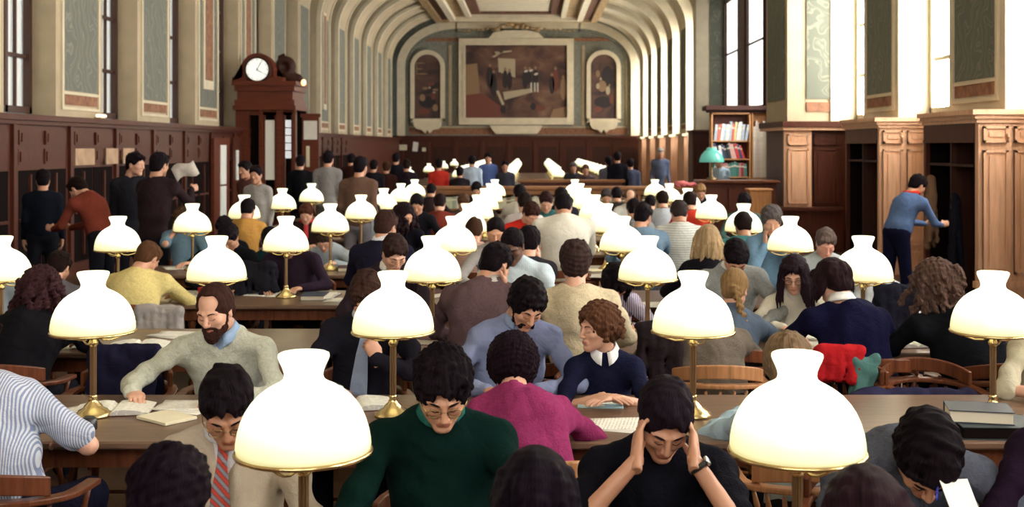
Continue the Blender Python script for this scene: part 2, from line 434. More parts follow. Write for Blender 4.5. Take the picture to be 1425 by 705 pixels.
def side_painting(xa,xb,ytop,ybot,label,spots):
    cx=(xa+xb)/2; X0,_,Z0=px(cx,ybot,YE-.2)
    t=empty('painting',(X0,YE-.2,Z0)); tag(t,label,'painting')
    s=1/25.9; wd=(xb-xa)/2*s; h=(ybot-ytop)*s; zs=h-wd*.95
    def arch(w_,top_,z0=0): return [(w_,z0)]+[(w_*math.cos(a),zs+(top_)*math.sin(a)) for a in [math.pi*i/16 for i in range(17)]]+[(-w_,z0)]
    f=MB(); A=arch(wd+.22,wd+.2,-.2); B=arch(wd,wd*.95)
    n=len(A); V=[(x,-.12,z) for x,z in A]+[(x,-.12,z) for x,z in B]+[(x,.15,z) for x,z in A]+[(x,.15,z) for x,z in B]
    Fs=[]
    for i in range(n-1): Fs+=[(i,i+1,n+i+1,n+i),(n+i,n+i+1,3*n+i+1,3*n+i),(i,2*n+i,2*n+i+1,i+1)]
    f.add(V,Fs); f.box(-wd-.22,wd+.22,-.12,.15,-.2,0); f.build('frame',M['plaster_pale'],t)
    c=MB(); c.prism(B,-.02,.05,'y'); c.build('canvas',M['mural_side'],t)
    g=MB()
    for (x,y,rx,rz,mi) in spots: E(g,(x-cx)*s,(ybot-y)*s,rx*s,rz*s,-.03-.002*len(g.f),mi)
    g.build('figures',[M[k] for k in PM],t)
    k=MB(); k.prism([(-.75,-.3),(-.6,-.55),(-.3,-.6),(-.12,-.78),(0,-.6),(.12,-.78),(.3,-.6),(.6,-.55),(.75,-.3),(.7,-.18),(-.7,-.18)],-.2,.12,'y')
    k.build('bracket',M['plaster_pale'],t)
big_painting()
side_painting(577,613,76,165,'narrow arched wall painting left of the wide painting',[(586,88,6,.8,2),(584,96,5,.8,2),(588,103,8,1,2),(580,96,.8,10,2),(600,117,5,2.5,3),(592,123,4,1.8,2),(606,125,4,1.6,2),(604,129,2,1.5,1),(595,142,12,8,0),(603,134,3,5,3),(588,136,4,5,2),(590,155,8,4,3),(606,150,4,5,2),(598,122,1.4,1.6,1)])
side_painting(822,858,76,165,'narrow arched wall painting right of the wide painting',[(845,108,8,16,0),(832,103,3,5,2),(838,120,6,8,2),(846,126,3,6,1),(832,120,2.4,4,1),(836,110,1.5,2,1),(840,142,13,8,0),(832,152,6,4,3),(851,138,3,7,3),(848,119,1.5,1.8,2)])
# crest over the painting and plaque under it
t=empty('carved_crest',(-.83,YE-.68,7.74)); t.scale=(1,1,.56); tag(t,'carved plaster crest of scrolls and foliage above the wide painting','crest')
c=MB(); c.prism([(-1.45,0),(-1.2,.5),(-.6,.72),(.6,.72),(1.2,.5),(1.45,0)],0,.25,'y'); c.build('base_shell',M['plaster_pale'],t)
c=MB()
for i in range(30):
    a=rng.uniform(-1,1); c.ball((a*1.2,-.1+rng.uniform(-.1,.1),.75+.55*(1-a*a)*rng.uniform(.4,1)+rng.uniform(-.1,.1)),(rng.uniform(.1,.24),.15,rng.uniform(.1,.22)),10)
for s_ in (1,-1):
    for k in range(8): c.ball((s_*(1.3+k*.25),-.05,.85-.03*k+.05*math.sin(k*2)),(.14,.1,.10-.006*k),8)
c.build('foliage',M['gilt'],t)
t=MB(); t.prism([(-1.3,.12),(-1.1,-.1),(1.1,-.1),(1.3,.12),(1.4,.35),(-1.4,.35)],-.1,.1,'y'); o=t.build('wall_plaque',M['plaster_pale'],loc=(-.83,YE-.2,2.75)); tag(o,'pale scrolled plaque under the wide painting on the end wall','plaque')

# ---- wainscots
b=MB(); xw=-7.08
b.box(XLW,xw,YB,YE,0,2.3,0); b.box(XLW,xw+.07,YB,YE,2.3,2.36,0); b.box(XLW,xw+.13,YB,YE,2.36,ZW,0); b.box(XLW,xw+.04,YB,YE,0,.18,0)
y=8.0
while y<44:
    b.box(xw,xw+.05,y,y+.12,.18,2.3,1)
    for q in (0,1):
        a=y+.2+q*.88; c_=a+.72
        b.box(xw,xw+.035,a,c_,2.02,2.22,1); b.box(xw+.035,xw+.05,a+.06,c_-.06,2.06,2.18,0)
        b.box(xw,xw+.01,a-.06,c_+.06,.2,1.66,2); b.box(xw,xw+.02,a,c_,1.74,1.96,1); b.box(xw+.02,xw+.035,a+.05,c_-.05,1.78,1.92,0)  # thin near-black sheets paint shaded openings onto the flat wainscot
        for k in range(0): b.box(xw,xw+.03,a+.05+k*.23,a+.2+k*.23,1.66,1.95,1)
        b.box(xw,xw+.045,a+.34,a+.38,.3,1.6,1); b.box(xw,xw+.045,a,c_,.95,.99,1)
    y+=1.95
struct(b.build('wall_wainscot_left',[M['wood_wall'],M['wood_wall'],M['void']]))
b=MB()
b.box(XRW-.1,XRW,YB,24.3,0,ZW+.02,0); b.box(XRW-.16,XRW,YB,24.3,2.3,2.46,0)
b.box(XRW-.2,XRW,38,YE,0,ZW,0)
struct(b.build('wall_wainscot_right',[M['wood_pier']]))
def panel_x(b,x0,x1,y,z0,z1,mi=0):         # a raised panel facing the camera at depth y
    b.box(x0,x1,y-.025,y,z0,z1,mi); b.box(x0+.035,x1-.035,y-.012,y,z0+.035,z1-.035,mi)
    w=.03
    for (p,q,r,s_) in ((x0,x0+w,z0,z1),(x1-w,x1,z0,z1),(x0,x1,z0,z0+w),(x0,x1,z1-w,z1)): b.box(p,q,y-.045,y,r,s_,mi)
    b.box(x0+.07,x1-.07,y-.04,y,z0+.07,z1-.07,mi)
def bookcase_pier(y0):
    t=empty('bookcase',(XWOOD,y0,0)); W=XRW-XWOOD-.1; L=PL
    c=MB()                                  # near end, facing the camera
    c.box(.0,.40,-.03,.07,0,2.28); c.box(.40,W,0,.07,0,2.28)
    panel_x(c,.05,.35,-.03,.45,1.95); panel_x(c,.44,W-.02,0,.45,1.95)
    panel_x(c,.05,.35,-.03,2.04,2.24); panel_x(c,.44,W-.02,0,2.04,2.24)
    c.box(-.03,.42,-.06,.07,.28,.36); c.box(.42,W,-.03,.07,.28,.36)
    c.box(-.02,.41,-.05,.07,0,.12)
    c.ball((.34,-.08,2.12),(.02,.03,.04),8)
    c.build('end_panel',M['wood_pier'],t)
    c=MB()
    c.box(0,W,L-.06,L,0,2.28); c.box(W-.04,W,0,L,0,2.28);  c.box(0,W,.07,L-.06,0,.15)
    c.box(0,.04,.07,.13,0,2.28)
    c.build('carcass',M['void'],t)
    c=MB(); c.box(-.01,W,.07,L-.0,2.06,2.28); c.box(-.02,.03,.07,L,2.04,2.08); c.box(-.01,.05,L-.08,L,0,2.1); c.box(-.01,.05,.07,L,0,.16); c.build('frieze',M['wood_wall'],t)
    c=MB(); c.box(.02,W,L/2-.02,L/2+.02,.15,2.06); c.build('divider',M['wood_dark'],t)
    for z in (1.74,):
        c=MB(); c.box(.02,W,.07,L-.06,z,z+.03); c.build('shelf',M['wood_dark'],t)
    c=MB()
    for (o_,z0,z1) in ((.03,2.28,2.33),(.06,2.33,2.38),(.10,2.38,2.44)):
        c.box(-o_,.41+o_,-.03-o_,L+.02,z0,z1); c.box(.41,W,-o_,L,z0,z1)
    c.build('cornice',M['wood_pier'],t)
    return t
for y,lab in ((14.1,'tall oak bookcase with panelled end, nearest on the right wall, brown coat hanging beside it'),(18.1,'tall oak bookcase with panelled end behind the man in the red scarf'),):
    tag(bookcase_pier(y),lab,'bookcase')
tag(bookcase_pier(10.3),'tall oak bookcase on the right wall just outside the right edge of the view','bookcase')
# projecting pier where the hall widens (third from the right)
b=MB(); b.box(4.9,6.3,22.3,24.3,2.44,8.6,3); b.box(5.26,5.86,22.27,22.3,2.9,8.4,1); b.box(5.26,5.86,22.27,22.3,2.66,2.84,2)
b.box(4.88,4.9,22.5,24.1,2.9,8,1)
struct(b.build('trim_%d'%tn,[M['plaster_pale'],M['damask_dark'],M['greek_band'],M['plaster']])); tn+=1
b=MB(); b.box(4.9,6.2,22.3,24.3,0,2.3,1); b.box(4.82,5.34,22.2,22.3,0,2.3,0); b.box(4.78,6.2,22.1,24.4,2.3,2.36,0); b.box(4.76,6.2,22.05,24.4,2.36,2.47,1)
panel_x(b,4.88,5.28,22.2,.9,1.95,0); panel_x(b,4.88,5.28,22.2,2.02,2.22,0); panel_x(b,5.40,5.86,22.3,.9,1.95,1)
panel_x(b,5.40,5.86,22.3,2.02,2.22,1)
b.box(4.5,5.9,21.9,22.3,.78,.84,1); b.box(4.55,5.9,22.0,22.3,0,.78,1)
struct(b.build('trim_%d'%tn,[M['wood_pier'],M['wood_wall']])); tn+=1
# right wainscot strips between the far windows
b=MB()
for y in PR:
    if 38.7<y<60:
        b.box(5.6,6.2,y,y+PL,0,2.36,0); b.box(5.52,6.2,y-.06,y+PL,2.36,2.46,1)
struct(b.build('trim_%d'%tn,[M['wood_pier'],M['plaster_pale']])); tn+=1
b=MB(); b.box(5.2,6.3,37.6,38.7,0,2.44,0); panel_x(b,5.3,6.2,37.6,.5,2.1,0); b.box(5.15,6.3,37.5,38.7,2.44,2.52,0)
struct(b.build('trim_%d'%tn,[M['wood_wall']])); tn+=1
b=MB(); b.box(-9.5,9.5,YB-.3,YB,0,9.5); struct(b.build('wall_back',M['plaster_pale']))
M['day_back']=emit('daylight_pane_back',(1,.97,.92),WIN_B)
for x in (-5.2,-1.9,1.4):          # tall windows in the wall behind the camera
    f=MB(); f.box(x-.1,x+2.3,YB,YB+.1,3.0,3.12); f.box(x-.1,x+2.3,YB,YB+.1,7.4,7.5); f.box(x-.1,x,YB,YB+.1,3.1,7.4); f.box(x+2.2,x+2.3,YB,YB+.1,3.1,7.4); f.box(x+1.07,x+1.13,YB,YB+.08,3.1,7.4)
    for z in (4.2,5.3,6.4): f.box(x,x+2.2,YB,YB+.08,z-.03,z+.03)
    o=struct(f.build('window_%d'%wn,M['iron'])); p=MB(); p.box(x,x+2.2,YB+.01,YB+.04,3.1,7.4); p.build('pane',M['day_back'],o); wn+=1
# lighted doors on the left wall
M['door_lit']=emit('door_glass_backlit',(.55,.58,.50),.25)
b=MB(); b.box(-7.03,-6.96,25.5,26.8,.0,2.18,0); b.box(-6.97,-6.94,26.0,26.45,.35,2.02,1); b.box(-6.96,-6.93,26.0,26.45,1.1,1.14,0)
struct(b.build('door_1',[M['wood_clock'],M['door_lit']]))
b=MB(); b.box(-7.03,-6.98,27.2,28,.0,2.2,0); b.box(-6.98,-6.95,27.45,27.6,1.2,1.9,1)
struct(b.build('door_2',[M['wood_wall'],M['door_lit']]))
# ================================================================ furniture
TABZ=.74; D0,DS=3.30,2.13; TD=.95
ROW=[D0+DS*n for n in range(9)]
XO=.053
ORD=['front','second','third','fourth','fifth','sixth','seventh','eighth','ninth']
def table(x0,x1,yc,label):
    t=empty('reading_table',((x0+x1)/2,yc,0)); w=(x1-x0)/2; h=TD/2
    b=MB(); b.cbox(-w,w,-h,h,TABZ-.035,TABZ,.008); b.build('tabletop',M['wood_table'],t)
    b=MB(); b.box(-w+.08,w-.08,-h+.08,-h+.11,TABZ-.13,TABZ-.035); b.box(-w+.08,w-.08,h-.11,h-.08,TABZ-.13,TABZ-.035); b.box(-w+.08,-w+.11,-h+.08,h-.08,TABZ-.13,TABZ-.035); b.box(w-.11,w-.08,-h+.08,h-.08,TABZ-.13,TABZ-.035)
    b.build('apron',M['wood_chair'],t)
    n=max(2,int(round((x1-x0)/1.7))+1)
    for i in range(n):
        for s in (-1,1):
            x=-w+.13+(2*w-.26)*i/(n-1); b=MB()
            b.box(x-.035,x+.035,s*(h-.13)-.035,s*(h-.13)+.035,.6,TABZ-.035)
            b.lathe([(.03,.6),(.036,.57),(.022,.54),(.03,.45),(.03,.3),(.018,.14),(.03,.10),(.026,0)],12,(x,s*(h-.13),0))
            b.build('leg',M['wood_chair'],t)
    tag(t,label,'table')
for n,d in enumerate(ROW):
    table(-4.1,-1.36,d,'brown reading table in the left half of the room, %s row from the front'%ORD[n] if n else 'brown reading table in the left half of the room, nearest row')
    table(-1.34,2.75,d,'long brown reading table, centre and right, %s row from the front'%ORD[n] if n else 'long brown reading table, centre and right, nearest row')

# ---- lamps (origin of the shade mesh at its rim)
SHADE=[(.180,-.004),(.187,0),(.190,.012),(.1885,.03),(.184,.055),(.176,.082),(.164,.108),(.149,.131),(.130,.152),(.108,.169),(.086,.182),(.068,.191),(.058,.199),(.0545,.209),(.0555,.221),(.061,.236),(.0685,.252),(.0725,.263),(.0715,.271),(.066,.274),(.060,.270)]
def make_lamp(hi=True):
    t=empty('table_lamp'); n=48 if hi else 20
    b=MB(); b.lathe([(.0,0),(.085,0),(.087,.012),(.070,.022),(.066,.030),(.045,.040),(.040,.052),(.024,.066),(.018,.085),(.022,.092),(.016,.10)],n)
    b.build('base',M['brass'],t)
    b=MB()
    if hi:   # fluted column
        k=40; V=[];Fs=[]
        zs=[.10,.14,.30,.315,.33]
        for z in zs:
            for i in range(k):
                r=.0135+.0018*(1 if i%4<2 else -1); a=2*math.pi*i/k; V.append((r*math.cos(a),r*math.sin(a),z))
        for j in range(len(zs)-1):
            for i in range(k): q=(i+1)%k; Fs.append((j*k+i,j*k+q,(j+1)*k+q,(j+1)*k+i))
        b.add(V,Fs)
    else: b.lathe([(.014,.1),(.014,.33)],10)
    b.build('column',M['brass_dark'],t)
    b=MB(); b.lathe([(.0135,.325),(.021,.333),(.024,.345),(.016,.356),(.012,.368),(.018,.378),(.03,.385),(.024,.40),(.024,.46),(0,.46)],n//2)
    b.build('burner',M['brass'],t)
    b=MB(); b.lathe([(.186,.386),(.194,.388),(.197,.394),(.192,.401),(.184,.398),(.186,.386)],n)
    b.build('shade_ring',M['brass'],t)
    m=2 if not hi else 3
    for i in range(3):
        a=2*math.pi*i/3+.52; b=MB(); ca,sa=math.cos(a),math.sin(a)
        P=[(.015,.372),(.045,.352),(.085,.349),(.125,.358),(.160,.375),(.187,.392)]
        b.tube([(r*ca,r*sa,z) for r,z in P],[.006,.005,.0045,.0045,.005,.005],6); b.build('bracket',M['brass'],t)
    b=MB(); b.lathe(SHADE,n); s=b.build('shade',M['shade'],t); s.location=(0,0,.40)
    return t
lamp_hi=make_lamp(True); lamp_lo=make_lamp(False); used_hi=used_lo=False
LB={  # (column,row): what it stands by
 (2,0):'right of the man in beige jacket and tie',(3,0):'right of the man holding his head',
 (1,1):'left of the bearded man in the pale sweater',(2,1):'just behind the man in the dark green polo shirt',(3,1):'before the tweed jacket',(4,1):'beside the dark closed books'}
COLW=['far left column','column left of the aisle','middle left column','middle right column','right-hand column']
nl=0
for n,d in enumerate(ROW):
    for c in range(5):
        X=XO+(c-2.5)*1.4
        xp=VPX+X/d*F
        if xp<-60 or xp>1480: continue
        hi=d<9
        src=lamp_hi if hi else lamp_lo
        if hi: o=src if not used_hi else copy_tree(src); used_hi=True
        else: o=src if not used_lo else copy_tree(src); used_lo=True
        o.location=(X,d,TABZ); o.rotation_euler=(0,0,rng.uniform(-.3,.3))
        key=(c,n)
        lab='lit white-shaded lamp '+(LB[key] if key in LB else 'in the %s, %s table row'%(COLW[c],ORD[n]))
        tag(o,lab,'lamp','brass table lamps with white glass shades')
        nl+=1
# second group of lamps beyond the counter
for k in range(11):
    d=32.6+DS*k
    for c in range(5):
        X=XO+(c-2.5)*1.4
        if c==0 and k%3: continue
        o=copy_tree(lamp_lo); o.location=(X,d,TABZ)
        tag(o,'tiny lit white-shaded table lamp beyond the long counter, towards the end wall','lamp','far lamps beyond the counter')
for k in range(0,11,1):
    d=32.6+DS*k
    t=empty('reading_table',(-.8,d,0)); b=MB(); b.box(-3.4,3.6,-.45,.45,TABZ-.04,TABZ); b.build('tabletop',M['wood_table'],t)
    for x in (-3.2,0,3.4):
        b=MB(); b.box(x-.04,x+.04,-.3,.3,0,TABZ-.04); b.build('leg',M['wood_chair'],t)
    tag(t,'long reading table beyond the counter towards the end wall','table','far reading tables beyond the counter')

# ---- chairs: wooden armchair with a curved back rail carried on turned spindles
def arc(r,a0,a1,n,z0=0,z1=0,cy_=0,sx=1.0):
    return [(sx*r*math.cos(a0+(a1-a0)*i/n), cy_+r*math.sin(a0+(a1-a0)*i/n), z0+(z1-z0)*math.sin(math.pi*i/n)) for i in range(n+1)]
def make_chair(mat):          # faces +Y, origin at the floor under the seat centre
    t=empty('reading_chair')
    b=MB(); poly=[(-.21,.20),(.21,.20),(.235,.0),(.20,-.17),(.1,-.22),(-.1,-.22),(-.20,-.17),(-.235,.0)][::-1]
    b.prism(poly,.415,.45); b.build('seat',mat,t,bevel=.01)
    for sx in (-1,1):
        for sy in (-1,1):
            b=MB(); p0=(sx*.16,sy*.15,.415); p1=(sx*.215,sy*.20,0)
            P=[tuple(p0[i]+(p1[i]-p0[i])*q for i in range(3)) for q in (0,.1,.15,.3,.6,.66,.72,1)]
            b.tube(P,[.018,.022,.016,.022,.020,.025,.018,.014],8); b.build('leg',mat,t)
    for sx in (-1,1):
        b=MB(); b.tube([(sx*.195,-.18,.16),(sx*.195,.18,.16)],.011,6); b.build('stretcher',mat,t)
    b=MB(); b.tube([(-.19,0,.16),(.19,0,.16)],.011,6); b.build('stretcher',mat,t)
    # arm-and-back rail
    pts=[(-.27,.20,.66),(-.275,.06,.665)]+[(.275*math.cos(a),-.02+.25*math.sin(a),.67+.03*max(0,-math.sin(a))) for a in [math.pi+math.pi*i/12 for i in range(13)]]+[(.275,.06,.665),(.27,.20,.66)]
    b=MB(); b.sweep(pts,[(-.028,-.012),(.028,-.012),(.028,.012),(-.028,.012)]); b.build('arm_rail',mat,t,bevel=.006)
    pts=[(.255*math.cos(a),-.045+.25*math.sin(a),.70+.075*max(0,-math.sin(a))) for a in [math.pi*1.1+math.pi*.8*i/12 for i in range(13)]]
    b=MB(); b.sweep(pts,[(-.012,-.03),(.012,-.03),(.012,.045),(-.012,.045)]); b.build('back_rail',mat,t,bevel=.006)
    for i in range(9):
        a=math.pi*1.12+math.pi*.76*i/8; b=MB()
        p0=(.20*math.cos(a),.20*math.sin(a)-.0,.45); p1=(.262*math.cos(a),-.025+.25*math.sin(a),.67)
        P=[tuple(p0[k]+(p1[k]-p0[k])*q for k in range(3)) for q in (0,.3,.5,.7,1)]
        b.tube(P,[.009,.013,.009,.013,.008],6); b.build('spindle',mat,t)
    for sx in (-1,1):
        b=MB(); b.tube([(sx*.215,.15,.45),(sx*.235,.155,.52),(sx*.25,.155,.58),(sx*.262,.16,.655)],[.012,.019,.012,.016],8); b.build('arm_post',mat,t)
    return t
chair_a=make_chair(M['wood_chair']); chair_b=make_chair(M['wood_chair_light']); chair_used={0:False,1:False}
def place_chair(x,y,rz,label,light=False,group='wooden reading chairs'):
    k=1 if light else 0; src=(chair_a,chair_b)[k]
    o=src if not chair_used[k] else copy_tree(src); chair_used[k]=True
    o.location=(x,y,0); o.rotation_euler=(0,0,rz); tag(o,label,'chair',group); return o
# ================================================================ figures: smooth fields turned into continuous surfaces
f32=np.float32
def nrm(v): v=np.asarray(v,float); return v/(np.linalg.norm(v)+1e-9)
def rot(ax,a):
    c,s=math.cos(a),math.sin(a)
    return np.array({'x':[[1,0,0],[0,c,-s],[0,s,c]],'y':[[c,0,s],[0,1,0],[-s,0,c]],'z':[[c,-s,0],[s,c,0],[0,0,1]]}[ax])
class Field:
    def __init__(s,lo,hi,h):
        s.lo=np.array(lo,float); s.h=h; s.n=np.ceil((np.array(hi)-s.lo)/h).astype(int)+1
        s.F=np.full(tuple(s.n),.08,f32)
        s.ax=[(s.lo[i]+h*np.arange(s.n[i])).astype(f32) for i in range(3)]
    def win(s,lo,hi,pad):
        a=np.clip(np.floor((np.array(lo)-pad-s.lo)/s.h).astype(int),0,s.n); b=np.clip(np.ceil((np.array(hi)+pad-s.lo)/s.h).astype(int)+1,0,s.n)
        if (b<=a).any(): return None
        sl=tuple(slice(a[i],b[i]) for i in range(3))
        return sl,s.ax[0][sl[0]][:,None,None],s.ax[1][sl[1]][None,:,None],s.ax[2][sl[2]][None,None,:]
    def comb(s,sl,d,k,op):
        A=s.F[sl]
        if op<0: d=-d; 
        if k<=1e-5: s.F[sl]=np.minimum(A,d) if op>0 else np.maximum(A,d); return
        if op>0:
            t=np.clip(.5+.5*(A-d)/k,0,1); s.F[sl]=A*(1-t)+d*t-k*t*(1-t)
        else:
            t=np.clip(.5-.5*(A-d)/k,0,1); s.F[sl]=A*(1-t)+d*t+k*t*(1-t)
    def cap(s,a,b,ra,rb,k=.02,op=1,sq=None,fold=None):
        """tapered capsule; sq=(dir,factor) flattens the section along dir"""
        a=np.array(a,float); b=np.array(b,float); R=max(ra,rb)
        w=s.win(np.minimum(a,b)-R,np.maximum(a,b)+R,max(k,.012)+2*s.h)
        if w is None: return
        sl,X,Y,Z=w; d=b-a; L2=float(d@d)+1e-12
        px_,py_,pz_=X-a[0],Y-a[1],Z-a[2]
        t=np.clip((px_*d[0]+py_*d[1]+pz_*d[2])/L2,0,1)
        ex,ey,ez=px_-t*d[0],py_-t*d[1],pz_-t*d[2]
        q=ex*ex+ey*ey+ez*ez
        if sq is not None:
            n,f=sq; e=ex*n[0]+ey*n[1]+ez*n[2]; q=q+e*e*(f*f-1)
        r=ra+(rb-ra)*t
        if fold: r=r+fold[0]*np.sin(fold[1]*t+fold[2]+18*(ex*d[2]-ez*d[0]+ey*.7))*np.sin(3.1416*np.clip(t,0.02,.98))
        s.comb(sl,(np.sqrt(q)-r).astype(f32),k,op)
    def ell(s,c,r,k=.02,op=1,R=None):
        c=np.array(c,float); r=np.array(r,float)
        R=np.eye(3) if R is None else R
        e=np.sqrt(((R*r[None,:])**2).sum(1))
        w=s.win(c-e,c+e,max(k,.012)+2*s.h)
        if w is None: return
        sl,X,Y,Z=w; P=[X-c[0],Y-c[1],Z-c[2]]
        k0=0;k1=0
        for i in range(3):
            q=P[0]*R[0,i]+P[1]*R[1,i]+P[2]*R[2,i]
            k0=k0+(q/r[i])**2; k1=k1+(q/r[i]**2)**2
        k0=np.sqrt(k0); k1=np.sqrt(k1)
        s.comb(sl,(k0*(k0-1)/np.maximum(k1,1e-6)).astype(f32),k,op)
    def noise(s,amp,wl,seed=0,sel=None):
        r=np.random.RandomState(seed); X,Y,Z=s.ax[0][:,None,None],s.ax[1][None,:,None],s.ax[2][None,None,:]; T=0
        for i in range(7):
            v=r.normal(size=3); v=v/np.linalg.norm(v)*2*math.pi/(wl*r.uniform(.7,1.6)); T=T+np.sin(X*v[0]+Y*v[1]+Z*v[2]+r.uniform(0,6.3)).astype(f32)
        s.F+=(amp/3*T).astype(f32)
    def cut(s,p,n,k=.004):        # keep the side where (x-p).n<0
        p=np.array(p,float); n=nrm(n); X,Y,Z=s.ax[0][:,None,None],s.ax[1][None,:,None],s.ax[2][None,None,:]
        d=((X-p[0])*n[0]+(Y-p[1])*n[1]+(Z-p[2])*n[2]).astype(f32)
        s.F=np.maximum(s.F,d)
    def mesh(s):
        F=s.F; F[0]=F[-1]=.05; F[:,0]=F[:,-1]=.05; F[:,:,0]=F[:,:,-1]=.05
        I=F<0; nx,ny,nz=F.shape
        c=np.zeros((nx-1,ny-1,nz-1),np.int8)
        for i in (0,1):
            for j in (0,1):
                for k in (0,1): c+=I[i:nx-1+i,j:ny-1+j,k:nz-1+k]
        act=(c>0)&(c<8); ids=np.argwhere(act)
        if len(ids)==0: return np.zeros((0,3)),np.zeros((0,4),int)
        idx=np.full(act.shape,-1,np.int64); idx[act]=np.arange(len(ids))
        P=np.zeros((len(ids),3)); W=np.zeros(len(ids))
        a=ids
        for ax_ in range(3):
            o1,o2=[q for q in range(3) if q!=ax_]
            for u in (0,1):
                for v in (0,1):
                    A=a.copy(); A[:,o1]+=u; A[:,o2]+=v; B=A.copy(); B[:,ax_]+=1
                    fa=F[A[:,0],A[:,1],A[:,2]]; fb=F[B[:,0],B[:,1],B[:,2]]
                    m=(fa<0)!=(fb<0); t=np.where(m,fa/np.where(m,fa-fb,1),0)
                    p=A.astype(float); p[:,ax_]+=t; P[m]+=p[m]; W[m]+=1
        P/=W[:,None]; V=s.lo+P*s.h
        Q=[]
        for ax_ in range(3):
            o1,o2=(ax_+1)%3,(ax_+2)%3
            sa=[slice(None)]*3; sb=[slice(None)]*3; sa[ax_]=slice(0,-1); sb[ax_]=slice(1,None)
            fa=I[tuple(sa)]; fb=I[tuple(sb)]; m=fa!=fb
            E_=np.argwhere(m); E_=E_[(E_[:,o1]>0)&(E_[:,o2]>0)&(E_[:,o1]<F.shape[o1]-1)&(E_[:,o2]<F.shape[o2]-1)]
            if len(E_)==0: continue
            def g(u,v):
                B=E_.copy(); B[:,o1]-=u; B[:,o2]-=v; return idx[B[:,0],B[:,1],B[:,2]]
            q=np.stack([g(0,0),g(1,0),g(1,1),g(0,1)],1)
            ins=I[E_[:,0],E_[:,1],E_[:,2]]
            q[~ins]=q[~ins][:,::-1]; Q.append(q)
        return V,np.concatenate(Q)

def merge(parts):
    V=[];Q=[];Mi=[];o=0
    for v,q,m in parts:
        if len(v)==0: continue
        V.append(v); Q.append(q+o); Mi.append(np.broadcast_to(np.asarray(m),(len(q),)).copy()); o+=len(v)
    return np.concatenate(V),np.concatenate(Q),np.concatenate(Mi)
def smooth_mesh(V,Q,it=1,lam=.5):
    V=V.copy(); e=np.concatenate([Q[:,[0,1]],Q[:,[1,2]],Q[:,[2,3]],Q[:,[3,0]]]); n=len(V)
    for _ in range(it):
        S=np.zeros_like(V); c=np.zeros(n)
        for a,b_ in ((0,1),(1,0)):
            for i in range(3): S[:,i]+=np.bincount(e[:,a],weights=V[e[:,b_],i],minlength=n)
            c+=np.bincount(e[:,a],minlength=n)
        V+=lam*(S/np.maximum(c,1)[:,None]-V)
    return V

# ---- head: origin at its centre, z to the crown, y to the face
HEADS={}
def head(kind,h):
    key=(kind,h)
    if key in HEADS: return HEADS[key]
    f=Field((-.105,-.135,-.16),(.105,.145,.135),h); fem=kind=='f'
    f.ell((0,-.018,.030),(.0745,.094,.087),0)
    f.ell((0,.022,-.030),(.060 if fem else .064,.068,.082),.03)
    f.cap((-.048,.012,-.060),(-.012,.068,-.098),.020,.018,.025); f.cap((.048,.012,-.060),(.012,.068,-.098),.020,.018,.025)
    f.ell((0,.072,-.098),(.020 if fem else .025,.020,.017),.015)
    for s in (-1,1):
        f.ell((s*.040,.058,-.022),(.024,.024,.020),.02)
        f.cap((s*.016,.084,.020),(s*.048,.070,.020),.011,.008,.014)
        f.ell((s*.030,.103,.001),(.019,.018,.012),.012,-1)
        f.ell((s*.0305,.0765,.0025),(.0150,.0118,.0100),.004)
        f.cap((s*.017,.0885,-.0085),(s*.044,.0805,-.0075),.0018,.0015,.003)   # lash line, lid closed downwards
        f.ell((s*.072,-.008,-.010),(.010,.019,.031),.006,1,rot('y',s*.12)@rot('x',-.15)); f.ell((s*.082,-.004,-.008),(.007,.011,.019),.004,-1)
        f.ell((s*.075,-.010,-.034),(.006,.010,.012),.005)
    f.cap((0,.086,.014),(0,.110,-.028),.0085,.0115,.008); f.ell((-.0115,.101,-.033),(.0075,.010,.0075),.006); f.ell((.0115,.101,-.033),(.0075,.010,.0075),.006)
    f.ell((0,.085,-.066),(.024,.013,.016),.012)
    f.cap((-.020,.0865,-.0605),(0,.0985,-.0575),.0026,.0042,.004); f.cap((.020,.0865,-.0605),(0,.0985,-.0575),.0026,.0042,.004)
    f.cap((-.015,.0875,-.067),(.015,.0875,-.067),.0038,.0038,.004); f.ell((0,.0945,-.0675),(.011,.0055,.0048),.004)
    f.ell((0,.104,-.0628),(.022,.006,.0016),.002,-1); f.ell((0,.098,-.082),(.018,.008,.006),.008,-1)
    f.cap((0,-.020,-.05),(0,-.046,-.155),.050 if fem else .057,.052 if fem else .060,.025)
    V,Q=f.mesh(); V=smooth_mesh(V,Q,1,.3)
    C=V[Q].mean(1); mi=np.zeros(len(Q),int)
    lip=((C[:,0]/.0225)**2+((C[:,2]+.0630)/.0082)**2<1)&(C[:,1]>.084); mi[lip]=1
    HEADS[key]=(V,Q,mi); return HEADS[key]
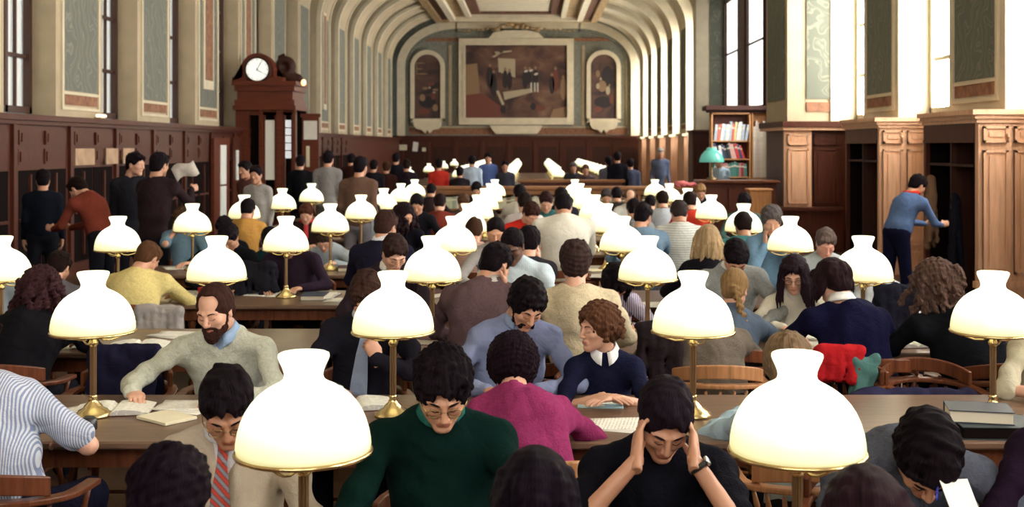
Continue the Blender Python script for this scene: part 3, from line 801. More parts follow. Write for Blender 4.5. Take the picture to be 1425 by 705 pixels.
# ---- right hand: wrist at origin, fingers to +y, back of the hand to +z, thumb on the -x side
HANDS={}
def hand(pose,h):
    key=(pose,h)
    if key in HANDS: return HANDS[key]
    f=Field((-.085,-.05,-.11),(.075,.215,.07),h)
    f.cap((0,-.035,0),(0,.012,0),.026,.025,.01,1,((0,0,1),1.35))
    f.ell((-.002,.050,-.001),(.040,.050,.0155),.02); f.cap((-.025,.02,-.006),(-.036,.042,-.010),.017,.012,.02)
    curl={'flat':(.10,.18,.15),'rest':(.35,.5,.35),'cup':(.25,.38,.3),'fist':(1.25,1.5,1.0),'write':(.65,.95,.6)}[pose]
    L=[(.043,.026,.021),(.047,.030,.022),(.044,.028,.021),(.034,.021,.019)]
    for i,x in enumerate((-.028,-.0095,.0095,.027)):
        sp=(-.10,-.03,.04,.13)[i]*(1.0 if pose in('flat','cup') else .3); p=np.array([x,.088-.006*abs(i-1.2),.0]); a=0
        r=(.0092,.0094,.0089,.0078)[i]
        f.cap((x*.7,.045,.002),p,r*1.1,r*1.12,.012)
        for j in range(3):
            a+=curl[j]*(1+.12*(i-1.5)*(1 if pose!='write' else 1.2)); d=np.array([math.sin(sp)*math.cos(a),math.cos(sp)*math.cos(a),-math.sin(a)])
            q=p+d*L[i][j]; f.cap(p,q,r*(1-.08*j),r*(.93-.08*j),.0035); p=q
    t0=np.array([-.034,.034,-.009]); cl={'flat':(-.75,.0),'rest':(-.45,-.5),'cup':(-.5,-.25),'fist':(.2,-.9),'write':(-.05,-.9)}[pose]
    d=nrm([math.sin(cl[0]),.75,cl[1]*.8-.1]); t1=t0+d*.040; f.cap(t0,t1,.0125,.0105,.012)
    d2=nrm(d+np.array([.35,.2,-.15])); t2=t1+d2*.030; f.cap(t1,t2,.0105,.0088,.005)
    V,Q=f.mesh(); V=smooth_mesh(V,Q,1,.25); HANDS[key]=(V,Q); return HANDS[key]

# ---- hair, in the frame of the head; returns V,Q and the direction coordinate for strands
def hair_mesh(style,h,g,seed=0,k=1.0):
    """g: direction of gravity in the head frame"""
    r=np.random.RandomState(seed); g=nrm(g)
    big={'long':.34,'longcurly':.36,'bob':.12,'braid':.16,'pony':.2}.get(style,.06)
    lo=np.array([-.15,-.17,-.15]); hi=np.array([.15,.14,.165])
    if style=='braid': hi[0]+=.1; lo[1]-=.2
    if big>.1:
        for i in range(3):
            if g[i]<0: lo[i]+=g[i]*big
            else: hi[i]+=g[i]*big
    f=Field(lo,hi,h)
    th={'short':.010,'crop':.004,'thick':.020,'afro':.028,'curly':.024,'longcurly':.022,'long':.012,'bob':.016,'bald':.005,'braid':.008,'slick':.011,'bun':.009,'wavy':.018,'pony':.009,'recede':.009}[style]*k
    f.ell((0,-.020,.033),(.0765+th,.0965+th,.088+th*1.1),0)
    f.ell((0,-.062,-.040),(.060+th*.7,.045+th*.6,.055),.03)
    for s in (-1,1): f.cap((s*.070,.020,.035),(s*.069,.008,-.012),.010+th*.4,.006,.012)   # sideburns
    if style in('short','thick','slick','wavy','afro','curly') :
        n={'short':26,'thick':34,'slick':10,'wavy':30,'afro':60,'curly':90}[style]
        for i in range(n):
            a=r.uniform(-1.9,1.9) if i%3 else r.uniform(-3.14,3.14); ph=r.uniform(.15,1.25)
            d=np.array([math.sin(a)*math.cos(ph),math.cos(a)*math.cos(ph),math.sin(ph)])
            c=np.array([0,-.02,.033])+d*np.array([.078,.098,.09])*(1+th*6)
            if style in('curly','afro'): 
                q=r.uniform(.010,.017); f.ell(c,(q,q,q),.006)
            else:
                t=nrm(np.cross(d,(.3,1,.2))); f.cap(c-t*.02,c+t*.025+g*.008,.010,.004,.012)
    if style=='curly':
        for i in range(60):
            a=r.uniform(1.0,5.28); z=r.uniform(-.060,.03); c=np.array([math.sin(a)*(.082+th),math.cos(a)*(.098+th)-.025,z]); 
            if c[1]<.03: q=r.uniform(.010,.017); f.ell(c,(q,q,q),.006)
    # cut the face free
    if style=='recede': 
        for s in(-1,1): f.ell((s*.032,.075,.072),(.032,.050,.040),.010,-1)
        f.ell((0,.078,.080),(.034,.042,.034),.012,-1)
    f.ell((0,.098,-.040),(.067,.082,.104 if style not in('bald',) else .132),.010,-1)
    if style=='bald': f.ell((0,.055,.095),(.062,.085,.062),.012,-1)
    for s in (-1,1): f.ell((s*.095,-.002,-.020),(.034,.026,.034),.008,-1) if style in('short','crop','bald','slick') else None
    f.ell((0,.02,-.135),(.075,.085,.055),.01,-1)
    if style in('short','thick','wavy','curly','bob','long','afro'):    # fringe
        for i in range(9):
            x=-.056+.014*i+r.uniform(-.004,.004); L=r.uniform(.018,.036)*(1.3 if style in('thick','bob') else 1)
            p=np.array([x,.070-.35*abs(x),.092]); q=p+np.array([r.uniform(-.012,.012),.026-abs(x)*.25,-.010]); e=q+np.array([r.uniform(-.008,.008),.003,-L])
            f.cap(p,q,.012,.010,.01); f.cap(q,e,.009,.003,.008)
    if style in('long','longcurly','bob','pony','braid'):
        n={'long':46,'longcurly':70,'bob':40,'pony':14,'braid':0}[style]
        L0={'long':.25,'longcurly':.27,'bob':.09,'pony':.2,'braid':0}[style]
        for i in range(n):
            a=r.uniform(.75,5.53); z=r.uniform(-.01,.075)
            if style=='pony': a=r.uniform(2.9,3.4)
            p=np.array([math.sin(a)*.082,-.02+math.cos(a)*.10,z]); out=nrm([math.sin(a),math.cos(a),0])
            m=3 if style!='longcurly' else 7; L=L0*r.uniform(.75,1.1)/m; q=p
            for j in range(m):
                d=nrm(g*1.0+out*(.35 if j==0 else .05)+r.normal(size=3)*(.10 if style!='longcurly' else .42)); e=q+d*L
                if j==0 or True:
                    # keep outside the skull
                    v=(e-np.array([0,-.02,.02]))/np.array([.088,.108,.10]); m_=np.linalg.norm(v)
                    if m_<1: e=np.array([0,-.02,.02])+v/m_*np.array([.088,.108,.10])
                f.cap(q,e,.016 if j<m-1 else .013,.014 if j<m-1 else .004,.010 if style!='longcurly' else .005); q=e
    if style=='braid':
        p=np.array([.02,-.115,-.02]); 
        for j in range(13):
            e=p+nrm(g+np.array([.30,-.55 if j<6 else -.25,0]))*.023; s=(-1)**j
            f.ell((p+e)/2+np.array([s*.008,-.006,0]),(.019,.018,.021),.004,1); p=e
        f.cap(p,p+g*.05,.012,.005,.005)
        for s in(-1,1): f.cap((s*.06,-.03,.05),(0,-.105,-.02),.02,.016,.015)
    if style=='bun': f.ell((0,-.125,.035),(.040,.034,.036),.012)
    f.noise({'curly':.005,'longcurly':.005,'afro':.005,'wavy':.004,'thick':.003}.get(style,.0016),.022 if style in('curly','longcurly','afro') else .03,seed)
    V,Q=f.mesh()
    if style not in('curly','longcurly','afro'): V=smooth_mesh(V,Q,1,.3)
    return V,Q
def strand_attr(me,V):
    c=V-np.array([0,-.06,.10]); a=np.arctan2(c[:,0],c[:,1]); r=np.linalg.norm(c,axis=1)
    v=np.stack([np.cos(a),np.sin(a),r*1.2],1).astype(f32)
    at=me.attributes.new('strand','FLOAT_VECTOR','POINT'); at.data.foreach_set('vector',v.ravel())
HM={}
def hair_mat(c,sheen=.25):
    key=(c,sheen)
    if key in HM: return HM[key]
    m,nt,b=new_mat('hair'); b.inputs['Roughness'].default_value=.5; b.inputs['Specular IOR Level'].default_value=.035
    at=N(nt,'ShaderNodeAttribute'); at.attribute_name='strand'
    mp=N(nt,'ShaderNodeMapping'); mp.inputs['Scale'].default_value=(22,22,9); nt.links.new(at.outputs['Vector'],mp.inputs[0])
    n=N(nt,'ShaderNodeTexNoise',Scale=1.0,Detail=6,Roughness=.7,Distortion=.6); nt.links.new(mp.outputs[0],n.inputs['Vector'])
    hi=tuple(min(1,x*1.6+.002) for x in c); lo=tuple(x*.3 for x in c)
    nt.links.new(ramp(nt,n.outputs[0],[(.32,lo),(.5,c),(.72,hi)]),b.inputs['Base Color'])
    bump(nt,b,n.outputs[0],1.0,.012); HM[key]=m; return m
SKM={}
def skin_mat(tone):
    if tone in SKM: return SKM[tone]
    c={'fair':(.60,.34,.24),'mid':(.50,.26,.165),'tan':(.40,.19,.11),'dark':(.12,.055,.035),'pink':(.60,.30,.22)}[tone]
    m,nt,b=new_mat('skin_'+tone); b.inputs['Roughness'].default_value=.5
    n=N(nt,'ShaderNodeTexNoise',Scale=14,Detail=3); nt.links.new(coord(nt),n.inputs['Vector'])
    nt.links.new(ramp(nt,n.outputs[0],[(.3,tuple(x*q for x,q in zip(c,(.93,.86,.84)))),(.7,tuple(min(1,x*1.05) for x in c))]),b.inputs['Base Color'])
    n2=N(nt,'ShaderNodeTexNoise',Scale=160,Detail=2); nt.links.new(coord(nt),n2.inputs['Vector']); bump(nt,b,n2.outputs[0],.15,.002)
    l=plain('lips_'+tone,tuple(x*q for x,q in zip(c,(.82,.5,.5))),.42)
    SKM[tone]=(m,l); return SKM[tone]
CM={}
def cloth(c,kind='plain',c2=None,rz=0.0):
    key=(c,kind,c2,round(rz,1))
    if key in CM: return CM[key]
    m,nt,b=new_mat('cloth_'+kind); b.inputs['Roughness'].default_value=.9; b.inputs['Specular IOR Level'].default_value=.05
    v=coord(nt,(1,1,1),(0,0,-rz)); c2=c2 or tuple(x*.8 for x in c)
    fold=N(nt,'ShaderNodeTexNoise',Scale=9,Detail=3,Distortion=1.2); nt.links.new(v,fold.inputs['Vector'])
    base=None
    if kind in('plain','knit'):
        n=N(nt,'ShaderNodeTexNoise',Scale=5 if kind=='plain' else 60,Detail=4); nt.links.new(v,n.inputs['Vector'])
        base=ramp(nt,n.outputs[0],[(.3,tuple(x*.88 for x in c)),(.7,tuple(min(1,x*1.1) for x in c))])
    elif kind=='tweed':
        n=N(nt,'ShaderNodeTexVoronoi',Scale=260); nt.links.new(v,n.inputs['Vector'])
        base=ramp(nt,n.outputs['Distance'],[(.1,c2),(.6,c)])
    elif kind in('stripev','stripeh','stripefine','fade'):
        wv=N(nt,'ShaderNodeTexWave',Scale={'stripev':22,'stripeh':14,'stripefine':34,'fade':4.5}[kind],Distortion=.3 if kind!='fade' else 1.5); wv.bands_direction='Z' if kind=='stripeh' else 'X'
        nt.links.new(v,wv.inputs['Vector'])
        base=ramp(nt,wv.outputs['Fac'],[(.40,c),(.62,c2)])
    elif kind=='tie':
        ch=N(nt,'ShaderNodeTexChecker',Scale=34); ch.inputs[1].default_value=(*c,1); ch.inputs[2].default_value=(*c2,1)
        rm=N(nt,'ShaderNodeMapping'); rm.inputs['Rotation'].default_value=(0,.785,0); nt.links.new(v,rm.inputs[0])
        wv=N(nt,'ShaderNodeTexWave',Scale=13); wv.bands_direction='X'; nt.links.new(rm.outputs[0],wv.inputs['Vector'])
        w2=N(nt,'ShaderNodeTexWave',Scale=70); w2.bands_direction='Z'; nt.links.new(rm.outputs[0],w2.inputs['Vector'])
        ad=N(nt,'ShaderNodeMath',operation='MULTIPLY_ADD'); ad.inputs[1].default_value=.25; nt.links.new(w2.outputs['Fac'],ad.inputs[0]); nt.links.new(wv.outputs['Fac'],ad.inputs[2])
        base=ramp(nt,ad.outputs[0],[(.35,c2),(.55,(.09,.08,.10)),(.75,c),(1,tuple(min(1,q*1.5) for q in c))])
    elif kind=='check':
        ws=[]
        for dr,sc in(('DIAGONAL',16),('Z',14)):
            wv=N(nt,'ShaderNodeTexWave',Scale=sc); wv.bands_direction=dr; nt.links.new(v,wv.inputs['Vector']); ws.append(wv.outputs['Fac'])
        mx=N(nt,'ShaderNodeMath',operation='ADD'); nt.links.new(ws[0],mx.inputs[0]); nt.links.new(ws[1],mx.inputs[1])
        base=ramp(nt,mx.outputs[0],[(.25,(.05,.05,.075)),(.5,c),(.72,c2),(.85,(.30,.28,.28))])
    nt.links.new(base,b.inputs['Base Color'])
    ad=N(nt,'ShaderNodeMath',operation='ADD'); wv=N(nt,'ShaderNodeTexNoise',Scale=220 if kind!='knit' else 120,Detail=1)
    nt.links.new(v,wv.inputs['Vector']); sc=N(nt,'ShaderNodeMath',operation='MULTIPLY'); sc.inputs[1].default_value=.12 if kind!='knit' else .22
    nt.links.new(wv.outputs[0],sc.inputs[0]); nt.links.new(sc.outputs[0],ad.inputs[0]); nt.links.new(fold.outputs[0],ad.inputs[1])
    bump(nt,b,ad.outputs[0],.6,.022); CM[key]=m; return m
M['lens']=None
M['specs']=plain('spectacle_wire',(.35,.24,.10),.3,1); M['specs_dark']=plain('spectacle_frame',(.03,.015,.012),.3)
M['steel']=plain('steel',(.5,.5,.5),.3,1)

def ik(S,W,a,b,hint):
    S=np.array(S,float);W=np.array(W,float); d=W-S; L=np.linalg.norm(d); mx=(a+b)*.985
    if L>mx: W=S+d/L*mx; d=W-S; L=mx
    L=max(L,abs(a-b)+.05); u=d/np.linalg.norm(d); x=(a*a-b*b+L*L)/(2*L); y=math.sqrt(max(a*a-x*x,0))
    h=np.array(hint,float); h=h-u*(h@u); h=nrm(h)
    return S+u*x+h*y,W

PEOPLE=[]
def person(hx,hy,d,face=0,pitch=35,yaw=0,roll=0,sex='m',skin='mid',hair='short',hc=(.012,.008,.010),top=(.1,.1,.1),kind='plain',top2=None,sleeve=1.0,
           L=('table',),Rr=('table',),collar=None,glasses=None,beard=None,scale=1.0,lean=None,stand=False,trousers=(.02,.02,.03),vest=None,
           label='',group=None,chair=True,jacketopen=None,seed=None,watch=None,tie=None,short='',brow=True,hk=1.0,side=0.0,hip=None,sleevecol=None,bulk=1.0,chairlab=None,lightchair=False,scarf=None):
    dk=lambda c: tuple(x*(.5 if max(c)<.07 else 1) for x in c)
    top=dk(top); trousers=dk(trousers)
    s=scale; H=np.array(px(hx,hy,d)); seed=int(hx*7+hy) if seed is None else seed
    fa=math.radians(face); fx=np.array([-math.sin(fa),math.cos(fa),0.]); rx=np.array([math.cos(fa),math.sin(fa),0.]); up=np.array([0,0,1.])
    Rb=np.stack([rx,fx,up],1)
    Rh=Rb@rot('z',math.radians(yaw))@rot('x',-math.radians(pitch))@rot('y',math.radians(roll))
    hu=Rh[:,2]
    B=H+Rh@np.array([0,-.035,-.07])*s
    ln=math.radians(25 if lean is None else lean)
    nd=nrm(.45*hu+.55*(up*math.cos(ln)+fx*math.sin(ln)))
    Nk=B-.088*s*nd
    hz=(.53*s if not stand else .90*s); TL=.49*s
    if hip is not None: hz=hip
    dz=Nk[2]-hz
    if dz>=TL*.995: TL=max(dz*1.003,.3); hor=TL*.06
    else: hor=math.sqrt(max(TL*TL-dz*dz,0))
    Hp=np.array([Nk[0],Nk[1],0])-fx*hor+rx*side+up*hz
    ut=nrm(Nk-Hp); ft=nrm(fx-ut*(fx@ut)); Rt=np.stack([rx,ft,ut],1)
    bw=.168*s*bulk if sex=='m' else .148*s*bulk
    sf={}
    Sh={}
    for q,A in ((-1,L),(1,Rr)):
        fwd=.045 if A[0] not in('hang','lap') else .0
        Sh[q]=Nk-ut*.062*s+rx*q*bw+ft*fwd*s
    El={};Wr={};Hd={}
    for q,A in ((-1,L),(1,Rr)):
        m=A[0]; arg=A[1:]
        if m=='table':
            off=arg[0] if arg else (.16,.36); W=np.array([Nk[0],Nk[1],0])+rx*q*off[0]+fx*off[1]; W[2]=TABZ+.048; hint=rx*q*.9-up*.5-fx*.15
            pose=arg[1] if len(arg)>1 else 'rest'; hd=nrm(fx*1.0-rx*q*(arg[2] if len(arg)>2 else .55)); hn=up
        elif m=='head':   # hand against the side of the head, elbow on the table
            o=arg[0] if arg else (.083,.015,-.075); W=H+Rh@(np.array([q*o[0],o[1],o[2]])*s)-up*.07*s; hint=(arg[1] if len(arg)>1 else -up*.9+rx*q*1.1+fx*.25)
            pose=arg[2] if len(arg)>2 else 'cup'; hd=nrm(H+Rh@(np.array([q*.062,-.01,.03])*s)-W); hn=nrm(rx*q*1.0+fx*.1)
            hint=np.asarray(hint) if not isinstance(hint,tuple) else rx*q*hint[0]+fx*hint[1]+up*hint[2]
        elif m=='world':  # explicit image position of the wrist
            W=np.array(px(*arg[0])); pose=arg[1]; hh=arg[2]; hint=rx*hh[0]*q+fx*hh[1]+up*hh[2]; dd=arg[3]; hd=nrm(rx*q*dd[0]+fx*dd[1]+up*dd[2]); hn=up if len(arg)<5 else nrm(rx*q*arg[4][0]+fx*arg[4][1]+up*arg[4][2])
        elif m=='pts': W=None; pose=arg[2]; hd=nrm(H+Rh@(np.array([q*.088,-.005,.03])*s)-np.array(px(*arg[0]))); hn=nrm(rx*q*1.0+fx*.25)
        elif m=='hang': W=Sh[q]-up*.50*s+rx*q*.05+fx*.06; hint=-fx; pose='rest'; hd=-up; hn=rx*q*1.
        elif m=='lap': W=Sh[q]+fx*.20*s-up*.40*s-rx*q*.05; hint=rx*q-up*.3; pose='rest'; hd=fx; hn=up
        elif m=='fwd': W=Sh[q]+fx*.36*s-up*(arg[0] if arg else .22)*s-rx*q*.06; hint=-up+rx*q*.5; pose='rest'; hd=nrm(fx+up*.2); hn=nrm(rx*q+up*.4)
        if m=='pts': e=np.array(px(*arg[1])); W=np.array(px(*arg[0]))
        else: e,W=ik(Sh[q],W,.285*s,.255*s,hint)
        El[q]=e;Wr[q]=W;Hd[q]=(hd,hn,pose)
    near=d<5.4; mid=d<8.6
    hb=.010 if near else(.013 if mid else(.020 if d<13 else .030))
    hh=.0032 if near else(.0042 if mid else(.0068 if d<13 else .010))
    hhand=.0030 if near else(.004 if mid else(.006 if d<13 else .009))
    O=np.array([Hp[0],Hp[1],0.])
    # legs
    Kn={};An={};Hj={}
    for q in(-1,1):
        Hj[q]=Hp+rx*q*.085*s
        if stand: Kn[q]=np.array([Hj[q][0],Hj[q][1],0])+rx*q*.02+fx*(.05 if q>0 else -.02)+up*.49*s; An[q]=np.array([Kn[q][0],Kn[q][1],0])-fx*.03+up*.085
        else: Kn[q]=Hj[q]+fx*.43*s+rx*q*.05-up*.02; Kn[q][2]=.50*s; An[q]=np.array([Kn[q][0],Kn[q][1],0])-fx*.05+up*.085
    allp=np.array([Nk,Hp,H]+list(Sh.values())+list(El.values())+list(Wr.values()))
    alll=np.array(list(Kn.values())+list(An.values())+[Hp])
    Ch=Nk-ut*.20*s; hunch=.035*s*(1 if not stand else .4)
    def torso(f,e,cut=True,armto=1.0,fold=.0):
        f.ell(Nk-ut*.19*s-ft*hunch*.6,((.155 if sex=='m' else .138)*s*bulk+e,.108*s*bulk+e,.20*s),.03,1,Rt)
        f.ell(Nk-ut*.36*s-ft*hunch*.2,((.140 if sex=='m' else .122)*s*bulk+e,.108*s*bulk+e,.16*s),.05,1,Rt)
        f.ell(Hp+ut*.05*s,(.160*s+e,.125*s+e,.125*s),.05,1,Rt)
        f.cap(Nk-ut*.065*s-ft*.01,Hp+ut*.1*s-ft*.02,.085*s+e,.1*s+e,.05)
        if sex=='f': 
            for q in(-1,1): f.ell(Nk-ut*.24*s+rx*q*.06*s+ft*.085*s,(.055*s+e*.5,.05*s+e*.5,.055*s),.03,1,Rt)
        for q in(-1,1):
            f.cap(Nk+ut*.005*s,Sh[q],.040*s+e*.6,.043*s+e,.05)
            f.cap(Nk-ut*.12*s-ft*hunch,Sh[q]-ut*.05*s-ft*.02,.065*s+e,.045*s+e,.045)
    def arms(f,e,to,fold=0):
        for q in(-1,1):
            a,b_,c=Sh[q],El[q],Wr[q]
            if to<=.5:
                b2=a+(b_-a)*to*2; f.cap(a,b2,.044*s+e,.043*s+e*1.5,.03,1,None,(fold,9,seed%6)); continue
            f.cap(a,b_,.043*s+e,.037*s+e,.03,1,None,(fold,14,seed%6)); t=(to-.5)*2; c2=b_+(c-b_)*t
            f.cap(b_,c2,.037*s+e,(.037+(.028-.037)*t)*s+e*(.8 if to>.95 else 1.2),.02,1,None,(fold,16,seed%5))
    # --- body (skin)
    parts=[]
    hk_='f' if sex=='f' else 'm'
    V,Q,mi=head(hk_,hh); parts.append((V@(Rh*s).T+H,Q,mi))
    lo=allp.min(0)-.2; hi=allp.max(0)+.2
    bodyh=hb*1.25
    f=Field(np.minimum(lo,alll.min(0)-.12),np.maximum(hi,alll.max(0)+.14),bodyh)
    torso(f,-.018); f.cap(Nk-ut*.05*s,B+ .02*s*nd,.054*s,.050*s,.03)
    arms(f,-.009 if sleeve>.9 else -.004,1.0)
    for q in(-1,1):
        f.cap(Hj[q],Kn[q],.078*s,.056*s,.03); f.cap(Kn[q],An[q],.052*s,.036*s,.02); f.cap(An[q]-up*.04,An[q]+fx*.15-up*.05,.036,.030,.02)
    V,Q=f.mesh(); parts.append((V,Q,0))
    for q in(-1,1):
        hd,hn,pose=Hd[q]; hy_=hd; hz_=nrm(hn-hy_*(hn@hy_)); hx_=np.cross(hy_,hz_); Rw=np.stack([hx_,hy_,hz_],1)
        V,Qh=hand(pose,hhand); sc=s*(.97 if sex=='m' else .88)
        if q<0: V=V*np.array([-1,1,1]); Qh=Qh[:,::-1]
        parts.append((V@(Rw*sc).T+Wr[q]+hy_*.008,Qh,0))
    V,Q,mi=merge(parts)
    sm,lm=skin_mat(skin)
    me=raw_mesh('person',V-O,Q,[sm,lm],mi); root=link(bpy.data.objects.new('person',me)); root.location=tuple(O)
    tag(root,label,'person',group)
    def child(name,V,Q,mat,mi=None,world=True):
        me=raw_mesh(name,V-O if world else V,Q,mat if isinstance(mat,list) else [mat],mi); return link(bpy.data.objects.new(name,me),root)
    # --- top
    e=.014*s
    f=Field(lo-.03,hi+.03,hb); torso(f,e); arms(f,e*.85,sleeve,.006 if d<9 else 0)
    # neck opening
    nf=nrm(nd); 
    f.cap(Nk+nd*.045*s,Nk+nd*.3*s,.062*s,.14*s,.008,-1)
    if vest=='v' : f.cap(Nk+ft*.15*s-ut*.12*s,Nk+nd*.04*s+ft*.065*s,.002,.036*s,.008,-1)
    if vest=='jacket': f.cap(Nk+ft*.17*s-ut*.30*s,Nk+nd*.02*s+ft*.08*s,.012,.055*s,.01,-1)
    if d<9: f.noise(.0070,.14,seed); f.noise(.0022,.055,seed+1)
    f.cut(Hp-ut*.05*s+up*0,-ut)
    V,Q=f.mesh(); V=smooth_mesh(V,Q,1,.4)
    tn_={'jacket':'jacket','v':'sweater'}.get(vest,'top')
    child(tn_,V,Q,cloth(top,kind,top2,fa))
    if vest in('v','jacket') :   # shirt seen in the opening
        f=Field(lo,hi,hb); torso(f,.001*s); f.cap(Nk+nd*.05*s,Nk+nd*.3*s,.060*s,.13*s,.008,-1); f.cut(Hp+ut*.12,-ut)
        sw=.075 if vest=='v' else .12
        if vest=='v': f.cut(Nk-ut*.14*s,-ut)
        f.cut(Nk+rx*sw*s,rx); f.cut(Nk-rx*sw*s,-rx)
        if sleeve>=1 and vest=='jacket':
            for q in(-1,1): f.cap(El[q]+(Wr[q]-El[q])*.6,El[q]+(Wr[q]-El[q])*1.02,.036*s,.034*s,.005)
        V,Q=f.mesh(); child('shirt',V,Q,cloth(collar or (.6,.6,.6),'plain'))
    # trousers or skirt
    f=Field(alll.min(0)-.14,alll.max(0)+.18,hb*1.2)
    f.ell(Hp+ut*.02*s,(.172*s,.135*s,.12*s),.05,1,Rt)
    for q in(-1,1): f.cap(Hj[q],Kn[q],.092*s,.070*s,.03); f.cap(Kn[q],An[q],.068*s,.058*s,.02)
    V,Q=f.mesh(); child('trousers',V,Q,cloth(trousers,'plain'))
    f=Field(alll.min(0)-.2,alll.max(0)*np.array([1,1,0])+np.array([.2,.2,.16]),hb*1.2)
    for q in(-1,1): f.cap(An[q]-up*.035,An[q]+fx*.14-up*.05,.043,.034,.02); f.cut(An[q]*np.array([1,1,0]),-up)
    V,Q=f.mesh()
    if len(V): child('shoes',V,Q,M['black'])
    # collar
    if collar and vest!='none' and d<16:
        c=MB(); n=20; pts=[]
        for i in range(n+1):
            a=-math.pi*.5+.22+(2*math.pi-.44)*i/n+math.pi; 
            ca,sa=math.cos(a-math.pi),math.sin(a-math.pi)
        V=[];Fs=[]
        for i in range(n+1):
            a=math.pi/2+.20+(2*math.pi-.40)*i/n; dx,dy=math.cos(a),math.sin(a)
            fr=max(0,dy)
            for (r_,z_) in((.062,.054-.020*fr),(.064,.058-.022*fr),(.080+.020*fr**3,.020-.035*fr**2),(.075+.018*fr**3,.012-.032*fr**2)):
                V.append(Nk+rx*dx*r_*s+ft*(dy*r_*1.05+.008)*s+nd*(z_+.010)*s)
        for i in range(n):
            for k in range(3): Fs.append((i*4+k,i*4+k+1,(i+1)*4+k+1,(i+1)*4+k))
        me=raw_mesh('collar',np.array(V)-O,Fs,[cloth(collar,'plain')]); o=link(bpy.data.objects.new('collar',me),root)
        so=o.modifiers.new('t','SOLIDIFY'); so.thickness=.004; so.offset=1
    # hair
    if hair:
        g=Rh.T@np.array([0,0,-1.]); V,Q=hair_mesh(hair,hh*1.1,g,seed,hk)
        me=raw_mesh('hair',(V@(Rh*s).T+H)-O,Q,[hair_mat(hc)]); strand_attr(me,V); link(bpy.data.objects.new('hair',me),root)
        if brow and d<9 and 90<abs(((face+yaw+180)%360)-180)+0 :
            b=MB()
            for q in(-1,1): b.tube([(q*.014,.0925,.020),(q*.026,.0935,.0255),(q*.038,.0865,.0255),(q*.049,.075,.019)],[.0030,.0036,.0030,.0012],6)
            b.tube([(-.016,.0885,-.0065),(-.030,.0905,-.0095),(-.044,.0805,-.006)],.0012,5); b.tube([(.016,.0885,-.0065),(.030,.0905,-.0095),(.044,.0805,-.006)],.0012,5)
            b.xf(Matrix([list(Rh[i]*s)+[H[i]-O[i]] for i in range(3)]+[[0,0,0,1]])); b.build('eyebrows',hair_mat(hc),root)
    if beard:
        f=Field((-.1,-.04,-.16),(.1,.14,.02),hh)
        f.cap((-.064,.010,-.020),(-.050,.030,-.070),.010,.018,.01); f.cap((.064,.010,-.020),(.050,.030,-.070),.010,.018,.01)
        if beard=='full': f.cap((-.045,.045,-.080),(0,.082,-.108),.022,.026,.02); f.cap((.045,.045,-.080),(0,.082,-.108),.022,.026,.02); f.ell((0,.085,-.092),(.036,.022,.034),.02)
        else: f.cap((-.048,.035,-.078),(0,.076,-.104),.014,.016,.01); f.cap((.048,.035,-.078),(0,.076,-.104),.014,.016,.01)
        mr=.007 if beard=='full' else .0032
        for q in(-1,1): f.cap((q*.026,.089,-.056),(0,.101,-.048),mr*.8,mr,.006)
        f.cap((-.030,.084,-.060),(-.034,.074,-.082),.008,.012,.008); f.cap((.030,.084,-.060),(.034,.074,-.082),.008,.012,.008)
        f.ell((0,.105,-.064),(.020,.012,.0065),.003,-1); f.noise(.0022,.018,seed)
        V,Q=f.mesh(); me=raw_mesh('beard',(V@(Rh*s).T+H)-O,Q,[hair_mat(hc)]); strand_attr(me,V); link(bpy.data.objects.new('beard',me),root)
    if glasses:
        b=MB(); r_=.0017 if glasses=='wire' else .0022
        for q in(-1,1):
            b.tube([(q*.0335+.0225*math.cos(a),.102-.10*abs(.0225*math.cos(a)+q*.0335-0)**1.0*.35,-.003+.0175*math.sin(a)) for a in [2*math.pi*i/18 for i in range(19)]],r_,6,0,False)
            b.tube([(q*.056,.096,.002),(q*.074,.06,.004),(q*.081,.0,.000),(q*.080,-.015,-.012)],r_,6)
        b.tube([(-.011,.101,.002),(0,.1055,.006),(.011,.101,.002)],r_,6)
        b.xf(Matrix([list(Rh[i]*s)+[H[i]-O[i]] for i in range(3)]+[[0,0,0,1]])); b.build('spectacles',M['specs'] if glasses=='wire' else M['specs_dark'],root)
    if watch:
        q=watch; a=Wr[q]-(Wr[q]-El[q])*.10; dr=nrm(Wr[q]-El[q]); x=nrm(np.cross(dr,up+.01)); y=np.cross(dr,x)
        Mw=Matrix([[x[i],y[i],dr[i],a[i]-O[i]] for i in range(3)]+[[0,0,0,1]])
        b=MB(); b.lathe([(.030,-.009),(.0335,-.008),(.0335,.008),(.030,.009)],24); b.xf(Mw); wo=b.build('wristwatch',M['black'],root)
        hd,hn,_=Hd[q]; t_=nrm(hn-dr*(hn@dr)); u_=np.cross(dr,t_); Mw=Matrix([[u_[i],dr[i],t_[i],(a+t_*.033)[i]-O[i]] for i in range(3)]+[[0,0,0,1]])
        b=MB(); b.lathe([(0,-.003),(.016,-.003),(.016,.004),(.013,.006),(0,.006)],20); b.xf(Mw); b.build('watch_case',M['steel'],wo)
    if tie:
        b=MB(); P=[]
        base=Nk+ft*.085*s+nd*.0*s
        pts=[(0,base+ut*.0,.020),(1,Nk+ft*.118*s-ut*.06*s,.016),(2,Nk+ft*.150*s-ut*.16*s,.030),(3,Nk+ft*.155*s-ut*.30*s,.042),(4,Nk+ft*.145*s-ut*.40*s,.046)]
        V=[];Fs=[]
        for _,p,w_ in pts:
            for sx in(-1,1):
                for t_ in(0,.006): V.append(p+rx*sx*w_*s+ft*t_*s+(0 if sx else 0))
        for i in range(4):
            o=i*4; Fs+=[(o,o+4,o+6,o+2),(o+1,o+3,o+7,o+5),(o,o+1,o+5,o+4),(o+2,o+6,o+7,o+3)]
